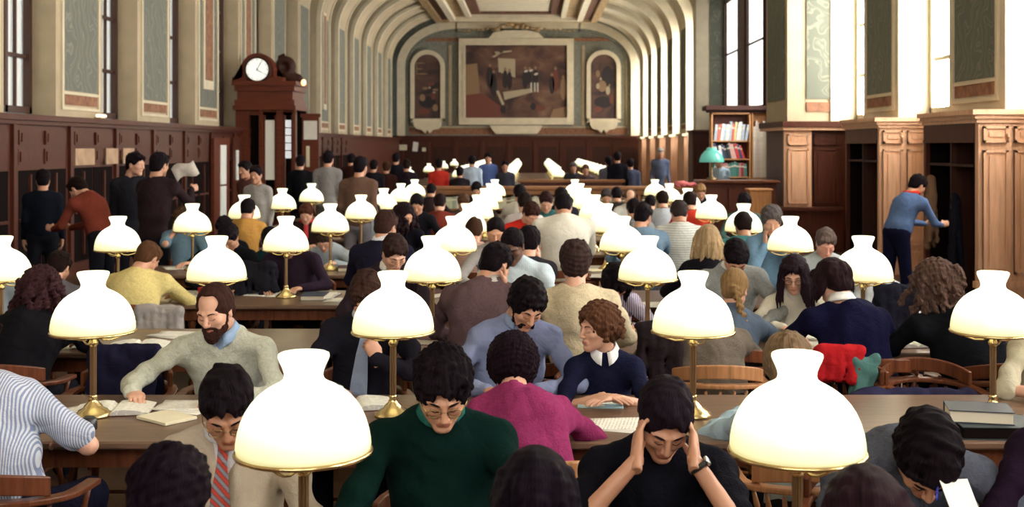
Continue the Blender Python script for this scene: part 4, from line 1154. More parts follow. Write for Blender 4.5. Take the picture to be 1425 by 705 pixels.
        me=raw_mesh('tie',np.array(V)-O,Fs,[cloth((.26,.035,.025),'tie',(.20,.20,.23)) if tie==True else cloth(tie)],None,False); link(bpy.data.objects.new('tie',me),root)
    if scarf:
        f=Field(np.minimum(Nk-.2,Nk-.2)-fx*0,Nk+.22,.010 if mid else .014)
        for i in range(16):
            a=2*math.pi*i/16; a2=2*math.pi*(i+1)/16
            f.cap(Nk+(rx*math.cos(a)*.072+fx*math.sin(a)*.075)+nd*.03,Nk+(rx*math.cos(a2)*.072+fx*math.sin(a2)*.075)+nd*.03,.026,.026,.012)
        f.cap(Nk+fx*.10+nd*.01,Nk+fx*.14-up*.19,.030,.035,.01,1,(fx,1.8)); f.noise(.004,.04,seed)
        V,Q=f.mesh(); child('scarf',V,Q,cloth(scarf,'plain'))
    if chair and not stand:
        place_chair(Hp[0]-fx[0]*(-.02),Hp[1]-fx[1]*(-.02),fa,chairlab or ('wooden chair under the '+short),lightchair)
    PEOPLE.append((root,short,Wr,fx,rx,H)); return root
# ================================================================ the readers
def nd_(n): return D0+DS*n-.50
def fd_(n): return D0+DS*n+.46
BLK=(.009,.0055,.008); DBR=(.014,.007,.006); BRN=(.055,.026,.015)
T=lambda *a:('table',)+a
# --- nearest row, backs to the camera
person(236,700,2.80,pitch=25,hair='wavy',hc=(.010,.005,.010),top=(.02,.012,.02),short='purple-black haired reader',label='person with dark purple-black hair seen from behind, in the bottom left corner',L=T(),Rr=T())
person(745,702,2.80,pitch=20,sex='f',hair='bob',hc=(.009,.005,.010),top=(.02,.015,.02),short='black bob reader',label='person with a black bob seen from behind at the bottom edge, below the magenta sweater')
person(1203,730,2.75,pitch=20,sex='f',hair='long',hc=(.028,.012,.018),hk=1.5,top=(.03,.02,.03),short='brown-haired reader',label='person with wavy purple-brown hair at the bottom edge, right of the big lamp')
# --- first table, far side, facing the camera
person(316,566,3.76,face=180,pitch=38,yaw=14,roll=4,skin='tan',hair='short',hc=BLK,top=(.44,.37,.29),vest='jacket',collar=(.55,.55,.58),tie=True,glasses='wire',short='man with the tie',
  label='person in beige jacket, checked red tie and glasses, head bowed at the lower left',L=('lap',),Rr=('lap',),bulk=1.05,seed=3)
person(616,541,3.76,face=180,pitch=36,yaw=8,skin='mid',hair='afro',hc=BLK,hk=.7,top=(.006,.030,.026),collar=(.02,.12,.10),kind='plain',glasses='wire',short='green polo man',
  label='person in dark green polo shirt and glasses, black curly hair, reading head bowed',L=T((.10,.36)),Rr=T((.10,.36)),bulk=1.12,seed=5)
person(925,584,3.74,face=180,pitch=40,yaw=2,roll=-5,skin='mid',hair='slick',hc=(.014,.008,.014),hk=1.25,top=(.010,.010,.017),kind='knit',sleeve=.44,short='man holding his head',
  label='person in black jumper holding his head in both hands, wristwatch on one arm',L=('pts',(966,640,3.60),(1024,728,3.56),'cup'),Rr=('pts',(886,640,3.60),(806,728,3.56),'cup'),watch=-1,bulk=1.12,seed=2)
person(1290,636,3.66,face=180,pitch=62,yaw=-8,skin='mid',hair='thick',hc=BLK,hk=.8,top=(.085,.095,.13),kind='knit',short='man in the grey-blue jumper',
  label='person in grey-blue jumper bent low over a paper in the bottom right corner',L=T((.13,.30)),Rr=T((.10,.22),'write'),bulk=1.2,scale=1.12,seed=9,lean=85)
person(1512,548,3.76,face=180,pitch=30,hair='long',hc=DBR,sex='f',top=(.03,.014,.035),short='reader in purple',label='person in dark purple top cut off by the right edge, beside the dark books',bulk=1.1)
# --- second table, near side
person(-40,478,4.62,face=-4,pitch=30,hair='short',hc=DBR,top=(.50,.52,.58),kind='stripefine',top2=(.20,.24,.36),sleeve=.40,scale=1.06,bulk=1.35,side=.20,short='striped shirt reader',skin='fair',
  label='person in blue and white striped short-sleeved shirt cut off by the left edge',Rr=T((.30,.30)),trousers=(.012,.013,.035),lightchair=False)
person(714,514,4.98,face=8,pitch=46,yaw=-6,sex='f',hair='afro',hc=(.012,.005,.009),hk=1.25,top=(.23,.028,.10),kind='knit',lean=52,side=.10,bulk=1.12,short='magenta sweater reader',skin='fair',
  label='person in magenta sweater bent over the table with back to the camera',Rr=T((.20,.34)),lightchair=True,chairlab='light wooden chair under the reader in the magenta sweater')
person(1096,511,5.02,face=0,pitch=22,roll=0,hair='wavy',hk=1.7,hc=(.23,.15,.085),top=(.30,.40,.46),short='sandy-haired reader',skin='pink',label='person with sandy grey hair in pale blue shirt behind the big right-hand lamp',Rr=('head',),L=T(),lightchair=True,chairlab='light wooden chair under the sandy-haired reader')
# --- second table, far side
person(299,431,5.95,face=180,pitch=22,yaw=-14,roll=3,skin='fair',hair='recede',hc=(.045,.018,.014),beard='full',top=(.50,.51,.43),kind='knit',vest='v',collar=(.30,.42,.62),bulk=1.22,short='bearded man',scale=1.04,
  label='person with full dark beard in pale grey-green sweater, writing at the left',L=T((.10,.34)),Rr=T((.36,.34),'write'),seed=4)
person(512,414,5.95,face=182,pitch=34,yaw=6,skin='mid',hair='wavy',hc=(.05,.024,.018),top=(.022,.020,.032),vest='jacket',collar=(.62,.62,.66),tie=(.22,.26,.36),short='man with hand at his chin',
  label='person in dark jacket resting chin on hand, behind the middle left lamp',L=('world',(524,500,5.86),'fist',(1.2,.2,-.8),(-.35,-.1,.9),(.6,1,.1)),Rr=T((.12,.30)),side=.06)
person(733,424,5.98,face=180,pitch=38,yaw=22,roll=-6,skin='mid',hair='thick',hc=BLK,beard='short',top=(.19,.22,.36),kind='plain',side=.12,bulk=1.1,short='blue-grey shirt man',collar=(.22,.28,.42),vest=None,
  label='person in faded blue-grey shirt with black hair, leaning to the curly-haired girl',L=T((.10,.30)),Rr=T((.15,.30)),seed=8)
person(832,455,5.90,face=180,pitch=6,yaw=-58,roll=-3,sex='f',skin='fair',hair='curly',hc=(.115,.05,.028),hk=.9,top=(.018,.020,.062),kind='knit',sleeve=.58,collar=(.78,.78,.80),short='curly-haired girl',
  label='person with curly auburn hair, navy sweater and white collar, arms folded on the table',L=T((.02,.34),'flat',1.2),Rr=T((.02,.31),'flat',1.2),scale=.95,bulk=1.05,seed=6)
person(1484,428,5.9,face=180,pitch=25,hair='short',hc=DBR,top=(.52,.48,.36),sleeve=.55,short='khaki shirt reader',skin='fair',label='person in pale khaki shirt with rolled sleeve cut off by the right edge',Rr=T((.16,.36),'rest',.9),bulk=1.2)
# --- third table, near side
person(58,405,6.95,face=0,pitch=30,yaw=-15,sex='f',hair='longcurly',hc=(.045,.018,.020),top=(.012,.011,.015),bulk=1.35,scale=1.06,short='woman with long dark curls',label='person with long dark brown curls in black, back turned, at the left edge')
person(690,368,7.02,face=4,pitch=34,yaw=-38,hair='short',hc=BLK,top=(.105,.065,.068),kind='tweed',top2=(.06,.035,.045),collar=(.42,.40,.36),side=-.12,bulk=1.18,lean=40,short='brown jacket man',label='person in brown-purple tweed jacket, back turned, hand at temple, centre',Rr=('head',),skin='mid')
person(801,366,6.75,face=-4,pitch=12,hair='wavy',hc=(.045,.025,.022),top=(.52,.44,.30),kind='knit',bulk=1.12,side=.04,short='beige sweater man',label='person in beige sweater with brown hair, back turned, behind the curly-haired girl',skin='fair')
person(974,430,6.95,face=-3,pitch=46,hair='short',hc=DBR,top=(.15,.125,.10),kind='tweed',top2=(.07,.055,.05),bulk=1.3,side=.05,lean=45,short='tweed jacket man',label='person in grey-brown tweed jacket, back turned, head hidden behind the lamp',lightchair=True,chairlab='light wooden armchair under the tweed jacket man')
person(1022,402,7.35,face=-5,pitch=24,yaw=-14,sex='f',hair='braid',hc=(.30,.18,.08),hk=1.3,top=(.085,.115,.165),short='blonde with the braid',label='person with a long blonde braid and grey-blue top, back turned',skin='fair',side=.0)
person(1157,392,6.98,face=4,pitch=30,yaw=28,sex='f',hair='bob',hc=(.022,.010,.013),hk=.8,top=(.011,.011,.050),kind='knit',collar=(.75,.75,.72),bulk=1.32,side=.09,scale=1.06,short='navy sweater reader',label='person in navy sweater with white collar, dark bob, back turned',skin='fair')
person(1300,397,6.95,face=8,pitch=22,yaw=36,sex='f',hair='longcurly',hc=(.10,.058,.045),hk=1.25,top=(.012,.013,.018),bulk=1.3,side=.12,scale=1.08,short='woman with long brown curls',label='person with long brown curls in a black coat, back turned, at the right',skin='fair')
# --- third table, far side
person(-6,372,8.02,face=180,pitch=30,hair='short',hc=DBR,top=(.30,.37,.44),short='pale blue reader',label='person in pale blue-grey top at the left edge behind a lamp')
person(549,352,8.02,face=180,pitch=36,yaw=25,hair='short',hc=(.035,.018,.016),top=(.045,.028,.040),vest='jacket',collar=(.72,.70,.64),side=.08,skin='fair',short='plaid jacket reader',label='person in dark plaid jacket with cream collar, left of the centre lamps')
person(713,342,8.05,face=180,pitch=30,yaw=-12,skin='dark',hair='crop',hc=BLK,top=(.46,.55,.62),kind='stripev',top2=(.52,.60,.66),short='light blue shirt man',side=-.06,label='person in light blue shirt with cropped black hair, facing the brown tweed jacket',bulk=1.1)
person(857,393,8.02,face=180,pitch=62,yaw=22,sex='f',hair='bob',hc=BLK,top=(.55,.52,.60),kind='stripev',top2=(.20,.15,.28),short='striped blouse reader',label='person in purple and white striped blouse bowed low, black hair',side=-.05)
person(1024,358,8.12,face=180,pitch=52,yaw=5,hair='short',hc=BLK,hk=1.2,top=(.24,.25,.25),kind='knit',vest='v',collar=(.68,.68,.66),short='grey sweater man',bulk=1.1,label='person in grey sweater with white collar, head bowed, right of centre')
person(1105,382,8.02,face=180,pitch=24,yaw=-16,sex='f',skin='fair',hair='long',hc=(.018,.009,.014),hk=1.35,top=(.60,.57,.48),collar=(.66,.63,.55),glasses='dark',short='woman in the cream blouse',label='person with long dark hair, glasses and cream blouse looking down',seed=11)
person(1206,372,8.12,face=180,pitch=45,hair='short',hc=DBR,top=(.62,.66,.70),kind='fade',top2=(.45,.50,.56),bulk=1.25,side=-.10,short='white shirt reader',label='person in white shirt hunched behind the right-hand lamp')
# --- fourth table, near side
person(206,359,9.2,face=0,pitch=38,yaw=-18,hair='short',hc=(.10,.045,.022),top=(.62,.51,.21),kind='knit',bulk=1.2,side=-.06,lean=40,short='yellow sweater reader',label='person in pale yellow sweater with brown hair, back turned, at the left')
person(82,372,9.2,face=0,pitch=35,hair='short',hc=DBR,top=(.09,.085,.10),bulk=1.1,short='grey jacket reader',label='person in grey jacket, back turned, behind the woman with dark curls')
person(537,315,9.22,face=0,pitch=22,yaw=-20,hair='short',hc=(.045,.020,.016),top=(.022,.020,.045),collar=(.66,.66,.70),vest='jacket',bulk=1.15,short='navy suit man',label='person in navy suit with white shirt collar, back turned, left of centre')
person(736,338,9.2,face=-4,pitch=25,hair='thick',hc=BLK,hk=.8,top=(.04,.035,.045),sleeve=.3,Rr=('head',),short='black-haired reader',label='person with thick black hair leaning on bare arm, behind the light blue shirt',skin='fair')
person(690,322,10.15,face=180,pitch=25,hair='crop',hc=BLK,top=(.35,.33,.33),short='cropped hair reader',label='person with cropped black hair facing the camera among the centre tables')
person(986,336,9.2,face=0,pitch=15,yaw=-15,sex='f',hair='long',hc=(.42,.29,.16),hk=1.3,top=(.016,.014,.022),short='long blonde hair reader',label='person with long straight blonde hair in black, back turned',skin='fair',seed=7)
# --- fourth table, far side
person(401,338,10.15,face=180,pitch=50,hair='short',hc=BLK,top=(.045,.026,.048),side=-.12,bulk=1.15,short='dark purple coat reader',label='person in dark purple coat slumped behind the left lamp')
person(318,330,10.15,face=180,pitch=40,hair='short',hc=BLK,top=(.014,.016,.022),short='black coat reader',label='person in black behind the lamp above the bearded man')
person(1074,307,10.15,face=180,pitch=22,yaw=-8,hair='wavy',hc=(.10,.085,.085),top=(.14,.25,.38),L=('head',(.055,.085,-.12)),Rr=('head',(.055,.085,-.12)),short='denim shirt man',skin='fair',label='person with grey hair and denim shirt, both hands to the face')
person(1149,338,10.15,face=178,pitch=32,hair='short',hc=(.12,.085,.075),top=(.40,.45,.47),skin='pink',short='grey-haired man',label='person with receding grey hair and pale grey shirt, right of the lamps')
# --- fifth table
person(376,335,11.3,face=0,pitch=35,hair='short',hc=BLK,top=(.010,.045,.055),short='dark teal reader',label='person in dark teal, back turned, between the left lamps')
person(660,322,11.3,face=0,pitch=30,hair='short',hc=BRN,top=(.50,.33,.28),kind='stripeh',top2=(.42,.25,.22),short='pink shirt reader',label='person in pale pink shirt behind the centre left lamps')
person(784,288,11.5,face=2,pitch=40,hair='short',hc=BLK,top=(.70,.68,.60),kind='stripev',top2=(.62,.60,.52),bulk=1.4,lean=45,scale=1.06,short='cream sweater man',label='person in wide cream sweater, back turned, arms spread, at the centre')
person(895,301,11.3,face=-8,pitch=25,yaw=-20,hair='short',hc=BLK,top=(.13,.20,.28),bulk=1.2,side=.10,short='denim jacket man',label='person in faded denim jacket, black hair, back turned, right of centre')
person(945,297,11.5,face=0,pitch=36,hair='short',hc=(.035,.025,.025),top=(.60,.60,.56),kind='stripeh',top2=(.40,.42,.40),bulk=1.2,short='striped jumper reader',label='person in grey and white striped jumper, back turned, right of centre')
person(1034,314,11.3,face=0,pitch=30,hair='short',hc=DBR,top=(.05,.19,.19),bulk=1.2,side=-.06,short='teal jumper reader',label='person in teal jumper, back turned, behind the right lamps')
person(252,305,12.3,face=180,pitch=30,hair='short',hc=BRN,top=(.15,.25,.34),sleeve=.4,Rr=('head',),side=-.04,short='denim blue reader',skin='fair',label='person in denim blue with bare forearm raised, behind the far left lamp')
person(312,318,12.3,face=180,pitch=30,hair='short',hc=BLK,top=(.012,.012,.018),short='black-clad reader',label='person in black left of the orange sweater')
person(451,333,12.3,face=180,pitch=45,hair='short',hc=(.05,.028,.02),top=(.31,.36,.40),side=-.06,bulk=1.1,short='grey-blue shirt man',skin='fair',label='person in grey-blue shirt bent over papers beneath the left lamp')
person(563,300,12.3,face=180,pitch=20,yaw=42,sex='f',hair='longcurly',hc=(.018,.009,.012),top=(.015,.014,.025),side=-.1,bulk=1.2,short='woman with black curls',label='person with black curly hair in dark clothes looking right, left of centre')
person(739,297,12.3,face=170,pitch=40,yaw=35,hair='short',hc=(.04,.015,.012),top=(.55,.028,.02),side=.14,bulk=1.15,short='red sweater reader',label='person in bright red sweater leaning over the table at the centre',skin='fair')
# --- sixth table and beyond: small figures
FAR=[
 (345,292,13.45,0,(.45,.235,.06),BLK,'person in orange sweater, back turned, behind the second far-left lamp'),
 (730,283,13.5,0,(.60,.55,.56),DBR,'person in pale pinkish shirt just behind the red sweater'),
 (882,292,13.45,0,(.22,.23,.24),BLK,'person in grey with black hair left of the denim jacket'),
 (426,297,14.4,180,(.06,.03,.03),(.08,.028,.018),'person with red and white scarf between the left lamps'),
 (580,284,14.4,180,(.02,.02,.03),BLK,'person in black with dark hair holding a white sheet'),
 (612,283,15.7,0,(.16,.03,.02),(.014,.007,.008),'person with big dark hair and rust-red top'),
 (645,282,16.5,180,(.10,.08,.07),(.10,.05,.03),'person with light brown hair beside the centre left lamps'),
 (760,281,14.4,180,(.04,.13,.13),(.03,.012,.012),'person with dark brown hair and teal collar facing the camera'),
 (960,281,14.4,0,(.50,.04,.025),DBR,'person in red behind the right-hand lamps'),
 (520,296,15.6,0,(.26,.30,.34),DBR,'person in grey-blue behind the aisle lamps'),
 (723,270,15.58,0,(.55,.52,.46),BLK,'person in cream with black hair leaning left beyond the red sweater'),
 (781,274,15.6,0,(.025,.028,.045),BLK,'person in dark suit beyond the cream sweater'),
 (922,279,15.6,0,(.42,.46,.52),DBR,'person in pale blue-grey beyond the striped jumper'),
 (877,275,16.55,180,(.66,.66,.64),None,'bald person in white shirt right of the centre lamps'),
 (858,272,17.7,0,(.06,.05,.05),BLK,'person with dark hair before the low shelves, right of centre'),
 (844,273,18.7,180,(.05,.05,.06),(.06,.05,.05),'person with greyish hair beside the centre right lamps'),
 (975,267,18.7,180,(.02,.025,.05),(.30,.17,.08),'fair-haired person in dark clothes by the counter'),
 (663,264,18.7,180,(.05,.03,.03),BLK,'person with dark hair just before the counter, left of the lamps'),
 (600,266,19.8,0,(.05,.03,.035),BLK,'person in dark brown before the counter shelves'),
 (1036,283,14.4,180,(.05,.10,.10),BLK,'person with dark hair right of the far right lamps'),
 (905,283,17.7,0,(.05,.05,.07),BLK,'person in dark grey before the low shelves'),
 (474,296,16.5,0,(.05,.03,.03),BLK,'person in dark brown between the left lamps and the walkers'),
]
for (x,y,d,fc,c,h,lab) in FAR:
    person(x,y,d,face=fc,pitch=30,hair='short' if h else 'bald',hc=h or (.12,.09,.07),top=c,label=lab,short=' '.join(lab.replace('person ','').split()[:8]),skin='fair' if h!=BLK else 'mid',scarf=(.5,.05,.06) if 'scarf' in lab else None,chair=(fc==0))
# --- standing figures
def standing(x,y,d,face,top,hc,lab,**k):
    person(x,y,d,face=face,pitch=k.pop('pitch',10),hair=k.pop('hair','short'),hc=hc,top=top,label=lab,stand=True,lean=k.pop('lean',6),L=k.pop('L',('hang',)),Rr=k.pop('Rr',('hang',)),short=lab,**k)
standing(222,229,12.7,-20,(.045,.025,.032),BLK,'person in dark suit standing with a newspaper at the left wall',L=('fwd',.12),Rr=('fwd',.05),scale=1.06,bulk=1.15,hip=.98)
standing(189,228,13.4,200,(.03,.03,.04),BLK,'person in black standing behind the newspaper reader',scale=1.05,hip=.98,skin='fair',yaw=50)
standing(108,262,12.9,65,(.16,.035,.022),DBR,'person in rust-red bending over beside the left wall',lean=65,hip=1.02,L=('fwd',.3),Rr=('fwd',.3),pitch=45,skin='fair',bulk=1.1)
standing(60,250,14.2,20,(.012,.016,.028),BLK,'person in navy standing at the far left bookcases',scale=1.0)
standing(341,236,16.8,150,(.10,.04,.035),BLK,'person in brown standing in front of the clock cabinet',sex='f')
standing(356,243,15.9,170,(.30,.28,.27),BLK,'person in pale grey shirt standing below the clock cabinet',sex='f')
standing(418,226,20.5,10,(.010,.010,.014),BLK,'person in long black coat standing right of the glazed doors',trousers=(.01,.01,.012),scale=1.0)
standing(457,221,19.3,0,(.20,.19,.19),BLK,'person in grey suit standing with back turned, left aisle',scale=1.06,hip=.98,trousers=(.12,.11,.11))
standing(502,232,15.1,-15,(.13,.075,.055),BLK,'person in brown jacket and grey trousers walking away, left of centre',trousers=(.17,.16,.18),scale=1.04,bulk=1.15,hip=.96)
for (x,y,d,c,h,lab) in [(489,222,24.4,(.06,.02,.015),BLK,'person in maroon far behind the brown-jacket walker'),(520,231,23.6,(.02,.018,.025),BLK,'person in black at the left end of the counter'),(538,233,24.4,(.06,.02,.015),(.05,.02,.01),'brown-haired person queuing at the left of the counter'),
  (551,221,25.6,(.02,.018,.03),BLK,'tall dark-clad person queuing at the left of the counter'),(566,230,24.5,(.03,.02,.03),DBR,'person in dark plum beside the counter end'),
  (611,229,25.6,(.50,.035,.025),BLK,'person in red sweater behind the counter, back turned'),(657,224,25.8,(.42,.52,.66),BLK,'person in light blue sweater behind the counter'),(679,220,27,(.10,.16,.42),BLK,'person in royal blue behind the counter'),
  (703,231,27,(.05,.05,.07),BLK,'person in dark clothes behind the counter at the centre'),(640,240,25.3,(.03,.022,.03),BLK,'person in black leaning between the red and light blue sweaters'),(798,233,28,(.05,.05,.07),(.12,.10,.10),'small grey-haired person behind the counter, right of centre'),
  (815,236,27.5,(.10,.07,.08),(.10,.05,.03),'small brown-haired person behind the counter, right of centre'),(847,225,26.4,(.12,.12,.16),BLK,'person in grey jacket talking to the navy suit behind the counter'),
  (859,219,25.6,(.014,.014,.024),BLK,'person in navy suit with back turned behind the counter'),(877,228,26.6,(.06,.07,.12),BLK,'person in slate blue behind the navy suit'),(919,213,28,(.10,.12,.19),(.30,.28,.26),'person in blue-grey standing by the far right pilasters')]:
    standing(x,y,d,0 if d<27 else 180,c,h,lab)
standing(1000,226,26.3,180,(.40,.54,.66),DBR,'person in light blue shirt at the desk before the bookcase',yaw=-30,pitch=25,skin='fair')
standing(1277,258,13.6,-62,(.085,.14,.28),BLK,'person in denim jacket and red scarf stooping beside the bookcases',trousers=(.012,.014,.05),lean=40,pitch=34,L=('fwd',.28),Rr=('fwd',.28),scarf=(.50,.035,.02),skin='mid',bulk=1.1,hip=.99)
# ================================================================ reading matter and belongings
def cb(c): return plain('book_cover',c,.55,0,12,.12)
def book_closed(mb,w,h,t,z=0,mi=0,mp=1):
    mb.box(-w/2,w/2,-h/2,h/2,z,z+.004,mi); mb.box(-w/2,w/2,-h/2,h/2,z+t-.004,z+t,mi)
    mb.box(-w/2,w/2,h/2-.005,h/2,z,z+t,mi); mb.box(-w/2+.006,w/2-.006,-h/2+.008,h/2-.005,z+.004,z+t-.004,mp)
def mk_open_book():
    t=empty('open_book'); b=MB(); b.box(-.185,.185,-.125,.125,0,.005); b.build('cover',M['book_brown'],t)
    for s in(-1,1):
        b=MB(); P=[(0,.010),(.02,.026),(.06,.030),(.12,.024),(.178,.012),(.178,.005),(0,.005)]
        b.prism([(s*x,z) for x,z in (P if s<0 else P[::-1])],-.118,.118,'y',0)
        for k in range(11): b.box(s*.09-.065,s*.09+.065,.09-k*.017,.094-k*.017,.0262+ (0),.0268,1) if False else None
        b.build('pages',M['pages'],t)
    return t
M['book_brown']=cb((.08,.03,.02))
def page_mat():
    m,nt,b=new_mat('printed_page'); b.inputs['Roughness'].default_value=.7
    v=coord(nt); wv=N(nt,'ShaderNodeTexWave',Scale=20); wv.bands_direction='Y'; nt.links.new(v,wv.inputs['Vector'])
    n=N(nt,'ShaderNodeTexNoise',Scale=55); nt.links.new(v,n.inputs['Vector'])
    mx=N(nt,'ShaderNodeMath',operation='MULTIPLY'); nt.links.new(wv.outputs['Fac'],mx.inputs[0]); nt.links.new(n.outputs[0],mx.inputs[1])
    nt.links.new(ramp(nt,mx.outputs[0],[(.30,(.80,.78,.70)),(.52,(.50,.48,.45))]),b.inputs['Base Color']); return m
M['pages']=page_mat()
def mk_sheets():
    t=empty('loose_papers')
    for k in range(3):
        b=MB(); V=[];Fs=[]
        n=6
        for i in range(n+1):
            for j in range(n+1):
                x=-.105+.21*i/n; y=-.148+.297*j/n; V.append((x,y,.002*k+.001+.003*math.sin(i*.9+k)*(j/n)))
        for i in range(n):
            for j in range(n): a=i*(n+1)+j; Fs.append((a,a+n+1,a+n+2,a+1))
        b.add(V,Fs,0,True); b.xf(Matrix.Translation((.02*k-.02,.015*(k%2),0))@Matrix.Rotation((-.12,.1,.32)[k],4,'Z'))
        o=b.build('sheet',M['paper'] if k<2 else M['pages'],t); so=o.modifiers.new('t','SOLIDIFY'); so.thickness=.0012
    return t
def mk_pad():
    b=MB(); b.cbox(-.085,.085,-.115,.115,0,.014,.002); o=b.build('notepad',M['paper_cream']); return o
def mk_shut(c,w=.20,h=.27,t=.04):
    b=MB(); book_closed(b,w,h,t); return b.build('closed_book',[cb(c),M['page_edge']])
protos={'open':mk_open_book(),'sheets':mk_sheets(),'pad':mk_pad(),'shut':mk_shut((.05,.012,.014)),'shutb':mk_shut((.02,.03,.06))}
pused={k:False for k in protos}
NAMES={'open':('open book with pale pages','book'),'sheets':('loose white papers','papers'),'pad':('small cream notepad','notepad'),'shut':('closed dark red book','book'),'shutb':('closed dark blue book','book')}
def put(kind,x,y,z,rz,where,group='books and papers on the tables'):
    o=protos[kind] if not pused[kind] else copy_tree(protos[kind]); pused[kind]=True
    o.location=(x,y,z); o.rotation_euler=(0,0,rz); lb,c=NAMES[kind]; tag(o,' '.join((lb+' '+where).split()[:16]),c,group); return o
def tab(x,y):         # where a ray through the photograph meets the table tops
    d=(CAMZ-TABZ)*F/(y-HZ); return (x-VPX)*d/F,d
i=0
for root,short,Wr,fx,rx,H in PEOPLE:
    if H[1]>19.5 or abs(fx[0])>.35 or short.startswith('person ') or H[1]<3: continue
    n=round((H[1]-D0)/DS); yc=D0+DS*n
    if n<0 or n>8 or not(-4.0<H[0]<2.7): continue
    if short in('curly-haired girl','man holding his head','bearded man'): continue
    far=fx[1]<0; y=yc+(.20 if far else -.20)
    kd=('open','sheets','open','pad','sheets')[i%5]; i+=1
    put(kd,H[0]+rng.uniform(-.05,.05),y,TABZ,(math.pi if far else 0)+rng.uniform(-.3,.3),'in front of the '+short)
    if n<7 and n!=1 and i%2==0 and abs(H[0]+.3)<2.2: put(('sheets','shut','pad','shutb')[i//2%4],H[0]+.33,yc+rng.uniform(-.1,.1),TABZ,rng.uniform(-.6,.6),'beside the '+short)
for kd,x,yy,rz,where in [('open',158,572,.15,'with pale green page beside the left lamp base'),('sheets',262,566,1.3,'under the writing hand of the bearded man'),('sheets',338,563,1.5,'at the elbow of the bearded man'),('pad',232,583,.9,'lying before the bearded man on the bare wood'),('sheets',88,578,.3,'left of the left lamp base'),
    ('sheets',865,592,1.4,'between the magenta sweater and the bowed head'),('open',192,482,.1,'on the table behind the lamp at left'),('sheets',245,466,1.2,'behind the left shoulder of the bearded man'),
    ('sheets',355,409,1.4,'on the third table left of the lamp base'),('open',448,413,1.5,'on the third table right of the lamp base'),('sheets',480,418,1.5,'at the right end of the left tables'),('sheets',270,411,1.5,'just left above the bearded man'),
    ('sheets',1262,476,.1,'between the navy sweater and the long brown curls'),('sheets',900,424,1.4,'near the middle right lamp of the third row'),('open',1010,424,1.4,'before the grey sweater and white collar'),('sheets',430,560,1.4,'right of the big left lamp'),
    ('pad',945,574,.6,'leaning at the lamp base behind the bowed head'),('open',700,405,1.5,'by the light blue shirt elbow'),('sheets',830,384,1.5,'under the middle right lamps'),('open',870,372,1.5,'beside the middle right lamps further back'),('sheets',610,383,1.3,'under the middle left lamps'),('pad',1180,420,.4,'near the cream blouse hands')]:
    X,Y=tab(x,yy); put(kd,X,Y,TABZ+.001,rz,where)
X,Y=tab(836,563)
b=MB(); b.cbox(-.11,.11,-.075,.075,0,.004,.001,0); b.box(-.09,.02,-.05,.0,.004,.005,1); b.box(-.02,.09,.01,.06,.004,.005,1)
o=b.build('leaflet',[M['paper_blue'],M['paper']],loc=(X,Y,TABZ)); o.rotation_euler=(0,0,-.08); tag(o,'pale blue printed leaflet in front of the curly-haired girl','leaflet')
bd=cb((.035,.045,.065)); bd2=cb((.028,.042,.052))
X,Y=tab(1385,604); b=MB(); book_closed(b,.34,.25,.055); o=b.build('closed_book',[bd2,M['void']],loc=(X,Y+.02,TABZ)); o.rotation_euler=(0,0,-.05); tag(o,'large closed dark green book at the right edge, lower of the two','book')
b=MB(); book_closed(b,.27,.20,.055); o=b.build('closed_book',[bd,M['page_edge']],loc=(X-.055,Y+.05,TABZ+.056)); o.rotation_euler=(0,0,-.22); tag(o,'closed dark grey book with pale page edges lying on the larger book','book')
# paper and pen of the bottom right reader
x,y,z=px(1342,708,3.5); b=MB(); b.box(-.06,.06,-.09,.09,0,.002); o=b.build('sheet_of_paper',M['paper'],loc=(x,y,z)); o.rotation_euler=(1.0,.1,.5); tag(o,'white sheet held up by the grey-blue jumper reader','paper')
x,y,z=px(1303,697,3.5); b=MB(); b.tube([(0,0,0),(.0,.0,.012),(0,0,.13)],[.001,.004,.004],8); o=b.build('pen',plain('blue_pen',(.01,.02,.35),.3),loc=(x,y,z)); o.rotation_euler=(-.5,.3,0); tag(o,'blue pen held by the grey-blue jumper reader','pen')
b=MB(); b.lathe([(0,0),(.034,0),(.036,.01),(.034,.045),(.02,.058),(0,.06)],20); o=b.build('inkwell',M['black'],loc=(*tab(124,597),TABZ)); tag(o,'small round black inkwell at the foot of the left lamp','inkwell')
X,Y=tab(205,424); b=MB(); b.lathe([(0,0),(.03,0),(.034,.07),(.03,.075),(0,.075)],16); o=b.build('red_cup',M['red'],loc=tuple(list(tab(281,412))+[TABZ])); tag(o,'small red cup on the table left of the bearded man\'s head','cup')

def drape(x,y,z,w,h,th,mat,label,cat,name,seed=0,rz=0,taper=1.0,step=.014):
    r=np.random.RandomState(seed); f=Field((-w*.75,-th*2.2,-h*1.1),(w*.75,th*2.2,.07),step); n=max(4,int(w/.05))
    for s in(-1,1):
        for i in range(n):
            u=(i+.5)/n-.5; x0=u*w*taper; x1=u*w+r.uniform(-.02,.02); rr=w/n*.62
            f.cap((x0,s*th*.3,.0),(x1,s*th*.8+r.uniform(-.01,.01),-h*r.uniform(.78,1.0)),rr,rr*.9,.016)
    f.cap((-w*.45*taper,0,.01),(w*.45*taper,0,.01),.03,.03,.02); f.noise(.008,.11,seed); f.noise(.003,.04,seed+1)
    V,Q=f.mesh(); V=smooth_mesh(V,Q,1,.4); o=link(bpy.data.objects.new(name,raw_mesh(name,V,Q,[mat]))); o.location=(x,y,z); o.rotation_euler=(0,0,rz); tag(o,label,cat); return o
P=px(1168,489,6.42); place_chair(P[0],6.22,math.pi,'empty wooden chair with the red cloth over its back')
drape(*P,.26,.17,.035,cloth((.36,.012,.016),'plain'),'crumpled red cloth hung over a chair back behind the big right lamp','cloth','red_cloth',1)
P=px(1203,503,6.40); drape(*P,.13,.24,.03,cloth((.07,.16,.15),'plain'),'grey-green scarf hanging beside the red cloth','scarf','green_scarf',2)
